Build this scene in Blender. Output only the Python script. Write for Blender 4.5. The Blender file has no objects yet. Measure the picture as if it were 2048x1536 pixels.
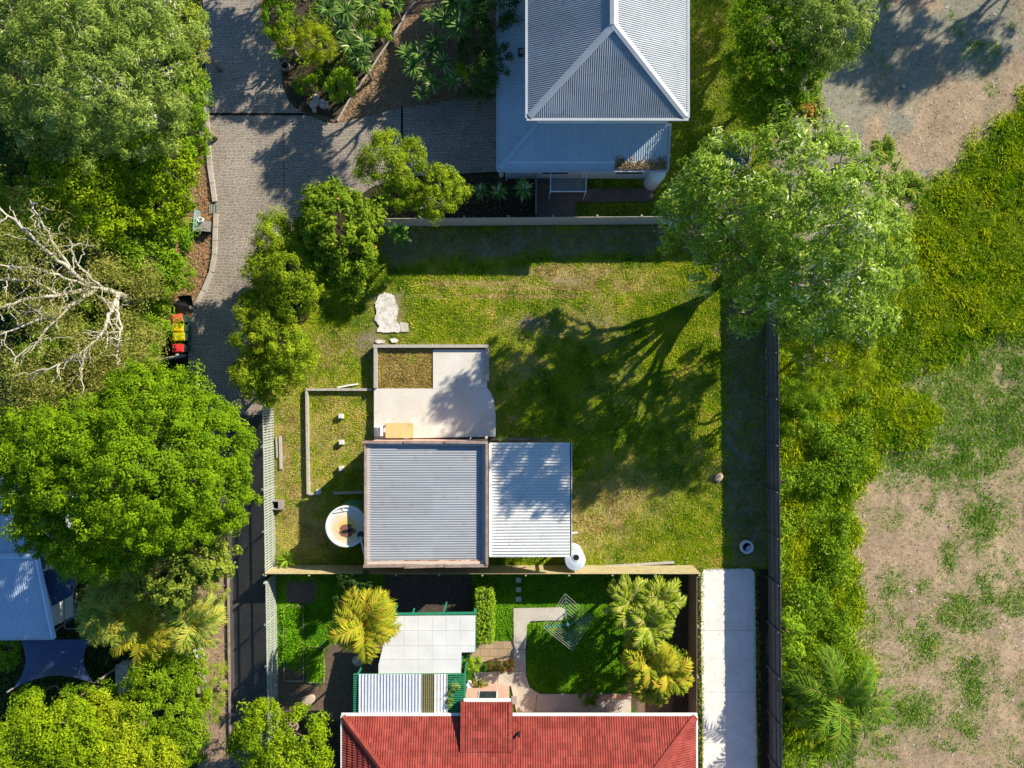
import bpy, math, random
import numpy as np
from mathutils import Vector
# ---------------------------------------------------------------- camera, sky, sun
SC = bpy.context.scene
COL = SC.collection
H = 40.0          # drone height (m)
PPM = 36.0        # photo pixels (2048 wide) per metre on the ground
cam_d = bpy.data.cameras.new('camera'); cam = bpy.data.objects.new('camera', cam_d); COL.objects.link(cam)
cam_d.sensor_width = 36.0; cam_d.lens = 36.0 * PPM * H / 2048.0; cam_d.clip_end = 500; cam_d.clip_start = 0.5
cam.location = (0, 0, H); cam.rotation_euler = (0, 0, 0)
SC.camera = cam
SUN_EL = math.radians(28.5); SH = math.radians(41)      # shadows fall to the lower left, 41 deg below horizontal
sx, sy = math.cos(SH), math.sin(SH)                     # towards the sun, in plan
W = bpy.data.worlds.new('World'); SC.world = W; W.use_nodes = True
nt = W.node_tree; sky = nt.nodes.new('ShaderNodeTexSky'); sky.sky_type = 'NISHITA'; sky.sun_disc = False
sky.dust_density = .4; sky.ozone_density = 3.0; sky.sun_elevation = SUN_EL; sky.sun_rotation = math.atan2(sx, sy)
skm = nt.nodes.new('ShaderNodeVectorMath'); skm.operation = 'MULTIPLY'; skm.inputs[1].default_value = (.74, 1.04, 1.26)      # deep clear blue sky
nt.links.new(sky.outputs[0], skm.inputs[0]); nt.links.new(skm.outputs[0], nt.nodes['Background'].inputs[0]); nt.nodes['Background'].inputs[1].default_value = 0.072
sl = bpy.data.lights.new('sun', 'SUN'); sl.energy = 5.0; sl.angle = math.radians(0.5); sl.color = (1, .92, .76)
so = bpy.data.objects.new('sun', sl); COL.objects.link(so)
so.rotation_euler = Vector((sx*math.cos(SUN_EL), sy*math.cos(SUN_EL), math.sin(SUN_EL))).to_track_quat('Z', 'Y').to_euler()
SC.view_settings.view_transform = 'Standard'; SC.view_settings.look = 'None'; SC.view_settings.exposure = 0.8
SC.view_settings.gamma = 1; SC.view_settings.use_curve_mapping = False

def P(px, py, z=0.0):
    k = (1 - z/H)/PPM
    return ((px-1024)*k, (768-py)*k, z)
def G(px, py): return P(px, py, 0)[:2]

# ---------------------------------------------------------------- materials
MATS = {}
def nodes(name):
    m = bpy.data.materials.new(name); m.use_nodes = True
    t = m.node_tree; return m, t, t.nodes['Principled BSDF']
def ramp_mix(t, fac, a, b):
    n = t.nodes.new('ShaderNodeMix'); n.data_type = 'RGBA'; t.links.new(fac, n.inputs[0])
    for k, v in ((6, a), (7, b)):
        if isinstance(v, tuple): n.inputs[k].default_value = (*v, 1)
        else: t.links.new(v, n.inputs[k])
    return n.outputs[2]
def noise(t, scale, detail=4, rough=.6, vec=None):
    n = t.nodes.new('ShaderNodeTexNoise'); n.inputs['Scale'].default_value = scale
    n.inputs['Detail'].default_value = detail; n.inputs['Roughness'].default_value = rough
    if vec is not None: t.links.new(vec, n.inputs['Vector'])
    return n.outputs[0]
def worldpos(t):
    return t.nodes.new('ShaderNodeNewGeometry').outputs['Position']
def mrange(t, fac, a, b, c=0., d=1.):
    n = t.nodes.new('ShaderNodeMapRange'); t.links.new(fac, n.inputs[0])
    for i, v in enumerate((a, b, c, d)): n.inputs[i+1].default_value = v
    return n.outputs[0]
def bump(t, b, h, strength, dist):
    n = t.nodes.new('ShaderNodeBump'); n.inputs['Strength'].default_value = strength; n.inputs['Distance'].default_value = dist
    t.links.new(h, n.inputs['Height']); t.links.new(n.outputs[0], b.inputs['Normal'])
def mat(name, c1, c2=None, scale=3., rough=.7, metal=0., bs=0., bscale=20., lo=.35, hi=.65, c3=None, s3=40., spec=.5, st=None, cell=None):
    """two tone weathered surface with noise blotches, optional third fleck colour"""
    if name in MATS: return MATS[name]
    m, t, b = nodes(name); pos = worldpos(t)
    if st:
        mp = t.nodes.new('ShaderNodeMapping'); mp.inputs['Scale'].default_value = st; t.links.new(pos, mp.inputs[0]); pos2 = mp.outputs[0]
    else: pos2 = pos
    if c2:
        c = ramp_mix(t, mrange(t, noise(t, scale, 6, .65, pos2), lo, hi), c1, c2)
        if c3: c = ramp_mix(t, mrange(t, noise(t, s3, 3, .6, pos), .58, .7), c, c3)
        if cell: c = cellvar(t, c, pos, cell[:2], cell[2], cell[3])
        t.links.new(c, b.inputs['Base Color'])
    else: b.inputs['Base Color'].default_value = (*c1, 1)
    b.inputs['Roughness'].default_value = rough; b.inputs['Metallic'].default_value = metal
    b.inputs['Specular IOR Level'].default_value = spec
    if bs: bump(t, b, noise(t, bscale, 5, .6, pos), bs, .02)
    MATS[name] = m; return m
def cellvar(t, c, pos, cell, lo, hi):
    """each tile / sheet gets its own slight tone"""
    dv = t.nodes.new('ShaderNodeVectorMath'); dv.operation = 'DIVIDE'; t.links.new(pos, dv.inputs[0]); dv.inputs[1].default_value = (*cell, 1000)
    fl = t.nodes.new('ShaderNodeVectorMath'); fl.operation = 'FLOOR'; t.links.new(dv.outputs[0], fl.inputs[0])
    wn = t.nodes.new('ShaderNodeTexWhiteNoise'); t.links.new(fl.outputs[0], wn.inputs[0])
    mu = t.nodes.new('ShaderNodeVectorMath'); mu.operation = 'SCALE'; t.links.new(c, mu.inputs[0]); t.links.new(mrange(t, wn.outputs[0], 0, 1, lo, hi), mu.inputs['Scale']); return mu.outputs[0]
def leafmat(name, c1, c2, c3=None, trans=.35, rough=.5, spec=.35, f3=.86):
    rough = min(1, rough+.2); spec *= .4
    """c1 -> c2 by per-leaf tint, a few leaves c3 (new growth, flowers, dead leaf, painted highlights)"""
    m, t, b = nodes(name)
    at = t.nodes.new('ShaderNodeAttribute'); at.attribute_name = 'tint'
    pos = worldpos(t); f = at.outputs['Fac']
    ad = t.nodes.new('ShaderNodeMath'); ad.operation = 'MULTIPLY_ADD'; t.links.new(noise(t, 1.1, 3, .6, pos), ad.inputs[0]); ad.inputs[1].default_value = .9
    ad.inputs[2].default_value = -.45; ad2 = t.nodes.new('ShaderNodeMath'); ad2.use_clamp = True; t.links.new(ad.outputs[0], ad2.inputs[0]); t.links.new(f, ad2.inputs[1])
    c = ramp_mix(t, ad2.outputs[0], c1, c2)
    if c3: c = ramp_mix(t, mrange(t, f, f3, f3+.03), c, c3)
    t.links.new(c, b.inputs['Base Color']); b.inputs['Roughness'].default_value = rough; b.inputs['Specular IOR Level'].default_value = spec
    tr = t.nodes.new('ShaderNodeBsdfTranslucent'); t.links.new(c, tr.inputs[0])
    mx = t.nodes.new('ShaderNodeMixShader'); mx.inputs[0].default_value = trans
    t.links.new(b.outputs[0], mx.inputs[1]); t.links.new(tr.outputs[0], mx.inputs[2]); t.links.new(mx.outputs[0], t.nodes['Material Output'].inputs[0])
    MATS[name] = m; return m

M = {}
M['acacia'] = leafmat('leaf_acacia', (.12, .21, .02), (.46, .56, .11), (.85, .80, .52), f3=.88)
M['yellowgreen'] = leafmat('leaf_yellowgreen', (.19, .27, .008), (.52, .58, .015))
M['lime'] = leafmat('leaf_lime', (.11, .22, .003), (.37, .48, .006), (.50, .58, .02), f3=.93)
M['round'] = leafmat('leaf_round_tree', (.09, .20, .003), (.28, .42, .005), (.42, .50, .02), f3=.93)
M['mid'] = leafmat('leaf_mid', (.08, .20, .004), (.30, .46, .012), (.42, .44, .12), f3=.92)
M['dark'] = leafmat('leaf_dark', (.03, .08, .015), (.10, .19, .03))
M['glossy'] = leafmat('leaf_glossy', (.08, .17, .005), (.32, .42, .02), (.62, .26, .09), rough=.45, spec=.35, f3=.92)
M['glossyyel'] = leafmat('leaf_glossy_yellow', (.12, .19, .012), (.38, .44, .05), rough=.35, spec=.5)
M['bottle'] = leafmat('leaf_bottlebrush', (.15, .25, .008), (.46, .56, .02))
M['euc'] = leafmat('leaf_eucalypt', (.18, .22, .02), (.56, .54, .13), (.50, .36, .15), f3=.9)
M['bigtree'] = leafmat('leaf_big_tree', (.12, .25, .012), (.48, .62, .07), (.85, .88, .48), f3=.84, rough=.45, spec=.4)  # palest leaves paint whitish highlights into the crown colour
M['peachfl'] = leafmat('leaf_peach_specks', (.12, .24, .005), (.36, .50, .015), (.75, .36, .12), f3=.955)
M['orangefl'] = leafmat('leaf_orange', (.16, .22, .03), (.40, .40, .06), (.65, .22, .05), f3=.72)
M['palm'] = leafmat('leaf_palm', (.10, .22, .015), (.32, .45, .04), (.50, .36, .06), rough=.5, spec=.3, f3=.93)
M['palmdark'] = leafmat('leaf_palm_deep', (.06, .16, .008), (.22, .36, .025), (.42, .34, .06), rough=.5, spec=.3, f3=.95)
M['palmyel'] = leafmat('leaf_palm_yellow', (.22, .28, .015), (.58, .52, .03), (.56, .34, .05), rough=.5, spec=.3, f3=.9)
M['palmpale'] = leafmat('leaf_palm_pale', (.16, .27, .012), (.56, .60, .12), (.66, .48, .06), rough=.45, spec=.4, f3=.85)
M['banana'] = leafmat('leaf_banana', (.07, .20, .02), (.22, .40, .05), rough=.4)
M['yucca'] = leafmat('leaf_yucca', (.06, .17, .03), (.26, .40, .08), (.60, .60, .28), rough=.4, f3=.9)
M['cane'] = leafmat('leaf_cane_palm', (.16, .27, .01), (.50, .54, .04), (.66, .58, .18), rough=.5, spec=.3, f3=.82)
M['hedge'] = leafmat('leaf_hedge', (.20, .36, .01), (.42, .58, .03))
M['redplant'] = leafmat('leaf_red_foliage', (.10, .10, .02), (.22, .16, .03), (.30, .07, .03), f3=.6)
M['lawn'] = leafmat('blade_lawn', (.08, .24, .004), (.55, .64, .02), (.78, .58, .17), trans=.3, rough=.8, spec=.1, f3=.80)
M['drylawn'] = leafmat('blade_dry_lawn', (.36, .26, .07), (.68, .50, .19), (.40, .46, .05), trans=.25, rough=.8, spec=.1, f3=.75)
M['lush'] = leafmat('blade_lush_lawn', (.10, .30, .008), (.28, .55, .02), trans=.3, rough=.8, spec=.1)
M['tall'] = leafmat('blade_tall_grass', (.13, .32, .004), (.72, .78, .012), (.72, .64, .14), trans=.35, rough=.8, spec=.1, f3=.93)
M['weed'] = leafmat('blade_weeds', (.10, .27, .012), (.34, .50, .05), (.62, .52, .22), trans=.3, rough=.8, spec=.1, f3=.85)
M['litter'] = leafmat('leaf_litter', (.20, .13, .06), (.45, .33, .18), (.55, .45, .3), trans=.1, rough=.9, f3=.9)
M['bark'] = mat('bark_brown', (.16, .11, .07), (.30, .23, .16), 6, .9, bs=.5)
M['palebark'] = mat('bark_pale', (.52, .46, .38), (.34, .29, .23), 3, .8, bs=.3, lo=.45, hi=.75)
M['greybark'] = mat('bark_grey', (.36, .32, .27), (.20, .17, .14), 4, .9, bs=.4)
M['wood_grey'] = mat('timber_weathered', (.50, .46, .40), (.30, .27, .23), 5, .85, st=(3, 3, 3), bs=.3)
M['wood_new'] = mat('timber_new_pine', (.55, .45, .24), (.40, .32, .16), 4, .8)
M['wood_brown'] = mat('timber_brown', (.22, .14, .11), (.34, .27, .22), 3, .85, bs=.3)
M['fence_green'] = mat('fence_paint_grey_green', (.42, .45, .38), (.33, .36, .30), 5, .75)
M['fence_dark'] = mat('fence_timber_dark', (.10, .10, .105), (.17, .165, .16), 4, .85)
M['conc'] = mat('concrete_white', (.66, .63, .57), (.58, .54, .47), .8, .85, bs=.15, bscale=30, c3=(.52, .48, .41), s3=6)
M['drive_conc'] = mat('concrete_driveway', (.78, .76, .71), (.66, .63, .58), .8, .85, bs=.15, bscale=30, c3=(.58, .55, .50), s3=5)
M['path_conc'] = mat('concrete_path', (.55, .50, .42), (.42, .38, .31), 1.2, .85, bs=.15, c3=(.6, .57, .5), s3=9)
M['kerb'] = mat('concrete_kerb', (.46, .40, .34), (.36, .31, .26), 2, .85, bs=.2)
M['darkpave'] = mat('paving_dark', (.16, .12, .10), (.11, .085, .075), 2, .9, bs=.3, c3=(.22, .18, .15), s3=14)
M['brownpave'] = mat('paving_brown', (.40, .29, .19), (.30, .22, .14), 3, .9, bs=.3)
M['rubble'] = mat('concrete_rough_white', (.68, .65, .60), (.36, .32, .27), 3.5, .9, bs=.3, bscale=9, lo=.45, hi=.68)
M['roof_grey'] = mat('roof_light_grey_metal', (.35, .375, .40), (.30, .325, .35), .8, .5, .1, spec=.5, c3=(.27, .28, .28), s3=3, cell=(6, .76, .93, 1.05))
M['roof_low'] = mat('roof_lower_grey_metal', (.44, .53, .60), (.38, .47, .54), .6, .45, .1, c3=(.34, .42, .48), s3=5, spec=.6)
M['roof_trim'] = mat('roof_trim', (.44, .47, .50), (.38, .41, .44), 1, .45, .1)
M['roof_garage'] = mat('roof_garage_metal', (.35, .365, .385), (.30, .315, .335), 1.5, .5, .15, st=(.4, 4, 1), c3=(.29, .285, .28), s3=2.2, cell=(4.1, .76, .93, 1.05))
M['roof_cream'] = mat('roof_carport_cream', (.74, .73, .69), (.66, .65, .61), 1.2, .5, .0, c3=(.55, .53, .48), s3=4, cell=(30, .78, .95, 1.04))
M['roof_alum'] = mat('roof_patio_ribbed', (.66, .68, .72), (.50, .53, .60), 2.5, .45, .15, st=(6, 1, 1), c3=(.5, .49, .46), s3=18)
M['roof_blue'] = mat('roof_blue_grey', (.50, .60, .72), (.42, .52, .64), .7, .5, .1, c3=(.36, .46, .56), s3=9)
M['patio'] = mat('patio_sheet_offwhite', (.68, .67, .63), (.60, .59, .55), 1.3, .7)
M['polycarb'] = mat('skylight_amber', (.20, .17, .07), (.12, .12, .06), 4, .3, st=(1, 4, 1))
M['rust'] = mat('rust', (.16, .06, .04), (.26, .11, .07), 9, .9)
M['rustfleck'] = mat('rusty_flashing', (.62, .55, .48), (.36, .13, .07), 4, .8, st=(1, 3, 1), lo=.45, hi=.55)
M['black'] = mat('black_plastic', (.012, .012, .014), (.02, .02, .022), 5, .5)
M['void'] = mat('dark_opening', (.004, .004, .004), None, rough=.9)
M['white'] = mat('white_paint', (.82, .82, .80), (.74, .74, .72), 1, .5)
M['wall_white'] = mat('wall_render_white', (.72, .76, .78), (.66, .70, .72), 1, .7)
M['glass'] = mat('window_glass_dark', (.03, .04, .05), None, rough=.08, spec=.8)
M['green_paint'] = mat('green_painted_steel', (.02, .20, .10), (.03, .26, .14), 3, .5)
M['hoist'] = mat('hoist_green_tube', (.02, .16, .11), (.03, .20, .14), 3, .45)
M['wire'] = mat('line_wire_pale', (.80, .74, .62), None, rough=.5)
M['tank_lid'] = None
M['tank_green'] = mat('tank_green', (.05, .20, .09), (.07, .26, .12), 2, .5)
M['tank_grey'] = mat('tank_pale_grey', (.62, .66, .70), (.54, .58, .62), 3, .5)
M['bin_green'] = mat('bin_dark_green', (.02, .06, .04), (.03, .08, .05), 3, .5)
M['bin_yellow'] = mat('bin_lid_yellow', (.75, .52, .01), (.66, .44, .01), 6, .4)
M['bin_red'] = mat('bin_lid_red', (.72, .04, .05), (.62, .03, .04), 6, .4)
M['bin_orange'] = mat('bin_lid_faded_red', (.62, .12, .05), (.5, .1, .05), 6, .5)
M['sail'] = mat('shade_sail_blue', (.035, .06, .13), (.045, .075, .16), 2, .8)
M['teal'] = mat('teal_paint', (.18, .55, .58), None, rough=.5)
M['greypanel'] = mat('panel_grey', (.30, .27, .25), (.24, .22, .21), 3, .6)
M['stone'] = mat('stone_pale', (.60, .56, .50), (.36, .32, .27), 5, .9, bs=.6, bscale=8)
M['stone_warm'] = mat('stone_warm', (.55, .42, .32), (.40, .30, .22), 5, .9, bs=.5, bscale=8)
M['cream'] = mat('landing_cream_ply', (.62, .47, .20), (.52, .40, .18), 2, .7, c3=(.45, .36, .15), s3=5)
M['grate'] = mat('grate_green_black', (.02, .05, .04), None, rough=.6)

def brickmat(name, c1, c2, mortar, sc=1.0, bw=.23, bh=.076, plane='wall', bumpd=.4):
    m, t, b = nodes(name); pos = worldpos(t)
    sep = t.nodes.new('ShaderNodeSeparateXYZ'); t.links.new(pos, sep.inputs[0]); cmb = t.nodes.new('ShaderNodeCombineXYZ')
    if plane == 'wall':
        ad = t.nodes.new('ShaderNodeMath'); t.links.new(sep.outputs[0], ad.inputs[0]); t.links.new(sep.outputs[1], ad.inputs[1])
        t.links.new(ad.outputs[0], cmb.inputs[0]); t.links.new(sep.outputs[2], cmb.inputs[1])
    else:
        t.links.new(sep.outputs[0], cmb.inputs[0]); t.links.new(sep.outputs[1], cmb.inputs[1])
    br = t.nodes.new('ShaderNodeTexBrick'); t.links.new(cmb.outputs[0], br.inputs['Vector'])
    br.inputs['Color1'].default_value = (*c1, 1); br.inputs['Color2'].default_value = (*c2, 1); br.inputs['Mortar'].default_value = (*mortar, 1)
    br.inputs['Scale'].default_value = sc; br.inputs['Brick Width'].default_value = bw; br.inputs['Row Height'].default_value = bh
    br.inputs['Mortar Size'].default_value = .011
    t.links.new(br.outputs[0], b.inputs['Base Color']); b.inputs['Roughness'].default_value = .85
    bump(t, b, br.outputs[1], -bumpd, .01)
    MATS[name] = m; return m
M['brick'] = brickmat('brick_pink_red', (.52, .22, .15), (.60, .36, .26), (.55, .47, .40))
M['paver'] = brickmat('brown_pavers', (.36, .25, .15), (.44, .31, .19), (.12, .14, .05), bw=.5, bh=.42, plane='ground')

def stamped():
    """stamped dark concrete: irregular ashlar pattern with paler joints, tyre wear"""
    m, t, b = nodes('stamped_concrete'); pos = worldpos(t)
    nz = t.nodes.new('ShaderNodeTexNoise'); nz.inputs['Scale'].default_value = 1.7; t.links.new(pos, nz.inputs['Vector'])
    vm = t.nodes.new('ShaderNodeVectorMath'); vm.operation = 'MULTIPLY_ADD'; t.links.new(nz.outputs[1], vm.inputs[0]); vm.inputs[1].default_value = (.42, .42, 0); t.links.new(pos, vm.inputs[2])
    br = t.nodes.new('ShaderNodeTexBrick'); br.offset = .37; br.squash = .62; br.squash_frequency = 3; br.offset_frequency = 2
    t.links.new(vm.outputs[0], br.inputs['Vector']); br.inputs['Scale'].default_value = 1
    br.inputs['Brick Width'].default_value = .26; br.inputs['Row Height'].default_value = .165; br.inputs['Mortar Size'].default_value = .012; br.inputs['Mortar Smooth'].default_value = .3
    br.inputs['Color1'].default_value = (.22, .185, .152, 1); br.inputs['Color2'].default_value = (.28, .235, .19, 1); br.inputs['Mortar'].default_value = (.50, .43, .34, 1)
    big = mrange(t, noise(t, .28, 4, .6, pos), .3, .7, .72, 1.15)
    mul = t.nodes.new('ShaderNodeVectorMath'); mul.operation = 'SCALE'; t.links.new(br.outputs[0], mul.inputs[0]); t.links.new(big, mul.inputs['Scale'])
    c = ramp_mix(t, mrange(t, noise(t, 7, 3, .6, pos), .45, .75, 0, .5), mul.outputs[0], (.10, .09, .08))
    c = ramp_mix(t, mrange(t, noise(t, .7, 5, .7, pos), .55, .7, 0, .45), c, (.07, .06, .045)); c = ramp_mix(t, mrange(t, noise(t, 2.2, 5, .7, pos), .62, .75, 0, .4), c, (.30, .24, .17))
    t.links.new(c, b.inputs['Base Color']); b.inputs['Roughness'].default_value = .75
    bump(t, b, br.outputs[1], -.3, .01); return m
M['stamped'] = stamped()

def groundmat():
    m, t, b = nodes('ground_soil_and_turf'); at = t.nodes.new('ShaderNodeAttribute'); at.attribute_name = 'col'; pos = worldpos(t)
    a = mrange(t, noise(t, 5, 8, .75, pos), .3, .7, .62, 1.3)
    mul = t.nodes.new('ShaderNodeVectorMath'); mul.operation = 'SCALE'; t.links.new(at.outputs['Color'], mul.inputs[0]); t.links.new(a, mul.inputs['Scale'])
    t.links.new(mul.outputs[0], b.inputs['Base Color']); b.inputs['Roughness'].default_value = .95; b.inputs['Specular IOR Level'].default_value = .1
    bump(t, b, noise(t, 14, 8, .75, pos), .6, .06); return m
M['ground'] = groundmat()

def tilemat():
    m, t, b = nodes('roof_tile_red'); pos = worldpos(t)
    c = ramp_mix(t, mrange(t, noise(t, 1.3, 6, .7, pos), .35, .65), (.25, .038, .029), (.34, .072, .052))
    c = cellvar(t, c, pos, (.254, .30), .78, 1.18)
    c = ramp_mix(t, mrange(t, noise(t, 9, 4, .7, pos), .66, .78), c, (.50, .26, .20))
    c = ramp_mix(t, mrange(t, noise(t, 2.5, 5, .8, pos), .55, .8, 0, .6), c, (.13, .035, .03))
    t.links.new(c, b.inputs['Base Color']); b.inputs['Roughness'].default_value = .8; b.inputs['Specular IOR Level'].default_value = .2; return m
M['tile'] = tilemat()
def lidmat(cx, cy):
    m, t, b = nodes('tank_lid_stained'); pos = worldpos(t)
    vm = t.nodes.new('ShaderNodeVectorMath'); vm.operation = 'DISTANCE'; t.links.new(pos, vm.inputs[0]); vm.inputs[1].default_value = (cx, cy, 2.3)
    ad = t.nodes.new('ShaderNodeMath'); ad.operation = 'MULTIPLY_ADD'; t.links.new(noise(t, 3, 4, .6, pos), ad.inputs[0]); ad.inputs[1].default_value = .7; t.links.new(vm.outputs['Value'], ad.inputs[2])
    c = ramp_mix(t, mrange(t, ad.outputs[0], .65, 1.5), (.72, .48, .10), (.70, .72, .72))
    t.links.new(c, b.inputs['Base Color']); b.inputs['Roughness'].default_value = .6; return m

# ---------------------------------------------------------------- mesh helpers
class MB:
    def __init__(s): s.v = []; s.f = []
    def quad(s, *p):
        n = len(s.v); s.v += [tuple(q) for q in p]; s.f.append(tuple(range(n, n+len(p))))
    def box(s, x0, y0, z0, x1, y1, z1):
        s.obox(((x0+x1)/2, (y0+y1)/2, (z0+z1)/2), (x1-x0, y1-y0, z1-z0))
    def obox(s, c, d, rz=0., rx=0., ry=0., bev=0.):
        from mathutils import Euler
        R = Euler((rx, ry, rz)).to_matrix(); n = len(s.v)
        for i in (-1, 1):
            for j in (-1, 1):
                for k in (-1, 1):
                    q = R @ Vector((i*d[0]/2, j*d[1]/2, k*d[2]/2)); s.v.append((c[0]+q.x, c[1]+q.y, c[2]+q.z))
        for f in ((0, 1, 3, 2), (4, 6, 7, 5), (0, 4, 5, 1), (2, 3, 7, 6), (0, 2, 6, 4), (1, 5, 7, 3)): s.f.append(tuple(n+a for a in f))
    def bar(s, a, b, w, h=None):
        """rectangular bar from a to b"""
        h = h or w; a = Vector(a); b = Vector(b); d = (b-a); L = d.length
        if L < 1e-5: return
        d /= L; up = Vector((0, 0, 1)) if abs(d.z) < .95 else Vector((1, 0, 0)); sd = d.cross(up).normalized(); u = sd.cross(d)
        n = len(s.v)
        for p in (a, b):
            for i, j in ((-1, -1), (1, -1), (1, 1), (-1, 1)): s.v.append(tuple(p+sd*(i*w/2)+u*(j*h/2)))
        for k in range(4): s.f.append((n+k, n+(k+1) % 4, n+4+(k+1) % 4, n+4+k))
        s.f += [(n+3, n+2, n+1, n), (n+4, n+5, n+6, n+7)]
    def prism(s, poly, z0, z1):
        n = len(s.v); k = len(poly)
        s.v += [(x, y, z0) for x, y in poly] + [(x, y, z1) for x, y in poly]
        s.f.append(tuple(range(n+k, n+2*k))); s.f.append(tuple(range(n+k-1, n-1, -1)))
        for i in range(k): s.f.append((n+i, n+(i+1) % k, n+k+(i+1) % k, n+k+i))
    def tube(s, pts, radii, sides=6, cap=True):
        pts = [Vector(p) for p in pts]; n0 = len(s.v)
        if not hasattr(radii, '__len__'): radii = [radii]*len(pts)
        for i, p in enumerate(pts):
            d = (pts[min(i+1, len(pts)-1)]-pts[max(i-1, 0)]).normalized(); up = Vector((0, 0, 1)) if abs(d.z) < .9 else Vector((1, 0, 0))
            a = d.cross(up).normalized(); b = a.cross(d)
            for k in range(sides):
                t = 2*math.pi*k/sides; s.v.append(tuple(p+(a*math.cos(t)+b*math.sin(t))*radii[i]))
        for i in range(len(pts)-1):
            for k in range(sides):
                q = n0+i*sides; s.f.append((q+k, q+(k+1) % sides, q+sides+(k+1) % sides, q+sides+k))
        if cap:
            s.f.append(tuple(n0+k for k in range(sides-1, -1, -1))); s.f.append(tuple(n0+(len(pts)-1)*sides+k for k in range(sides)))
    def lathe(s, cx, cy, prof, sides=32):
        """prof: list of (r, z); closed by caps at r=0"""
        n0 = len(s.v)
        for r, z in prof:
            for k in range(sides):
                t = 2*math.pi*k/sides; s.v.append((cx+r*math.cos(t), cy+r*math.sin(t), z))
        for i in range(len(prof)-1):
            for k in range(sides):
                q = n0+i*sides; s.f.append((q+k, q+(k+1) % sides, q+sides+(k+1) % sides, q+sides+k))
    def build(s, name, m, parent=None, smooth=False):
        me = bpy.data.meshes.new(name); o = bpy.data.objects.new(name, me); COL.objects.link(o)
        off = parent['_o'] if parent is not None and '_o' in parent else (0, 0, 0)
        me.from_pydata([(x-off[0], y-off[1], z-off[2]) for x, y, z in s.v], [], s.f); me.update()
        if smooth: me.polygons.foreach_set('use_smooth', [True]*len(me.polygons))
        me.materials.append(M[m] if isinstance(m, str) else m)
        if parent is not None: o.parent = parent
        if parent is not None and '_o' in parent: o['_o'] = list(off)
        return o
def tag(o, label=None, cat=None, group=None, kind=None):
    if label: o['label'] = label
    if cat: o['category'] = cat
    if group: o['group'] = group
    if kind: o['kind'] = kind
    return o
def thing(name, loc, label, cat, group=None):
    o = bpy.data.objects.new(name, None); COL.objects.link(o); o.location = loc; o['_o'] = list(loc); o.empty_display_size = .2
    return tag(o, label, cat, group)
def rng(seed): return np.random.default_rng(seed)
def npmesh(name, m, V, F, parent=None, tint=None, smooth=False):
    """V (n,3) float, F (k,nv) int"""
    me = bpy.data.meshes.new(name); o = bpy.data.objects.new(name, me); COL.objects.link(o)
    if parent is not None and '_o' in parent: V = V-np.array(parent['_o'][:]); o['_o'] = list(parent['_o'])
    me.vertices.add(len(V)); me.vertices.foreach_set('co', V.astype(np.float32).ravel())
    k, nv = F.shape; me.loops.add(k*nv); me.loops.foreach_set('vertex_index', F.astype(np.int32).ravel())
    me.polygons.add(k); me.polygons.foreach_set('loop_start', np.arange(0, k*nv, nv, dtype=np.int32))
    try: me.polygons.foreach_set('loop_total', np.full(k, nv, dtype=np.int32))
    except Exception: pass
    if tint is not None:
        a = me.attributes.new('tint', 'FLOAT', 'FACE'); a.data.foreach_set('value', np.clip(tint, 0, 1).astype(np.float32))
    if smooth: me.polygons.foreach_set('use_smooth', np.ones(k, dtype=bool))
    me.update(calc_edges=True); me.validate()
    me.materials.append(M[m] if isinstance(m, str) else m)
    if parent is not None: o.parent = parent
    return o
def unit(v): return v/np.maximum(np.linalg.norm(v, axis=-1, keepdims=True), 1e-9)
def leaf_quads(C, Nn, size, asp, r, along=None):
    """diamond leaves centred at C with normals Nn -> V, F"""
    n = len(C); rnd = r.normal(size=(n, 3)) if along is None else along+r.normal(size=(n, 3))*.5
    a = unit(np.cross(Nn, rnd)); b = np.cross(Nn, a); L = size[:, None]*.5; Wd = L*asp
    if along is not None: a, b = b, a
    V = np.stack([C-a*L, C-b*Wd+a*L*.1, C+a*L, C+b*Wd+a*L*.1], 1); V[:, 1] += Nn*L*.15; V[:, 3] += Nn*L*.15
    return V.reshape(-1, 3), np.arange(4*n).reshape(-1, 4)

# value noise in plan, for masks
_r0 = rng(5); _tab = _r0.random((256, 256))
def vnoise(x, y, s):
    x = x/s; y = y/s; xi = np.floor(x).astype(int); yi = np.floor(y).astype(int); fx = x-xi; fy = y-yi
    fx = fx*fx*(3-2*fx); fy = fy*fy*(3-2*fy); g = lambda i, j: _tab[i & 255, j & 255]
    return (g(xi, yi)*(1-fx)+g(xi+1, yi)*fx)*(1-fy)+(g(xi, yi+1)*(1-fx)+g(xi+1, yi+1)*fx)*fy
def fbm(x, y, s, o=4):
    t = 0; a = .5; n = 0
    for k in range(o): t = t+a*vnoise(x+17.3*k, y-9.1*k, s/2**k); n += a; a *= .55
    return t/n
def sdist(x, y, poly):
    """signed distance to polygon (world coords), negative inside"""
    d = np.full(x.shape, 1e9); ins = np.zeros(x.shape, bool); k = len(poly)
    for i in range(k):
        ax, ay = poly[i]; bx, by = poly[(i+1) % k]; ex, ey = bx-ax, by-ay
        t = np.clip(((x-ax)*ex+(y-ay)*ey)/(ex*ex+ey*ey+1e-12), 0, 1); d = np.minimum(d, np.hypot(x-ax-t*ex, y-ay-t*ey))
        c = ((ay > y) != (by > y)) & (x < (bx-ax)*(y-ay)/((by-ay)+1e-12)+ax); ins ^= c
    return np.where(ins, -d, d)
def poly(*p): return [G(a, b) for a, b in p]
def inside(x, y, pl, soft=.3, wob=.5, s=1.2):
    d = sdist(x, y, pl)+(fbm(x, y, s)-.5)*wob*2
    return np.clip(.5-d/soft, 0, 1)

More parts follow.
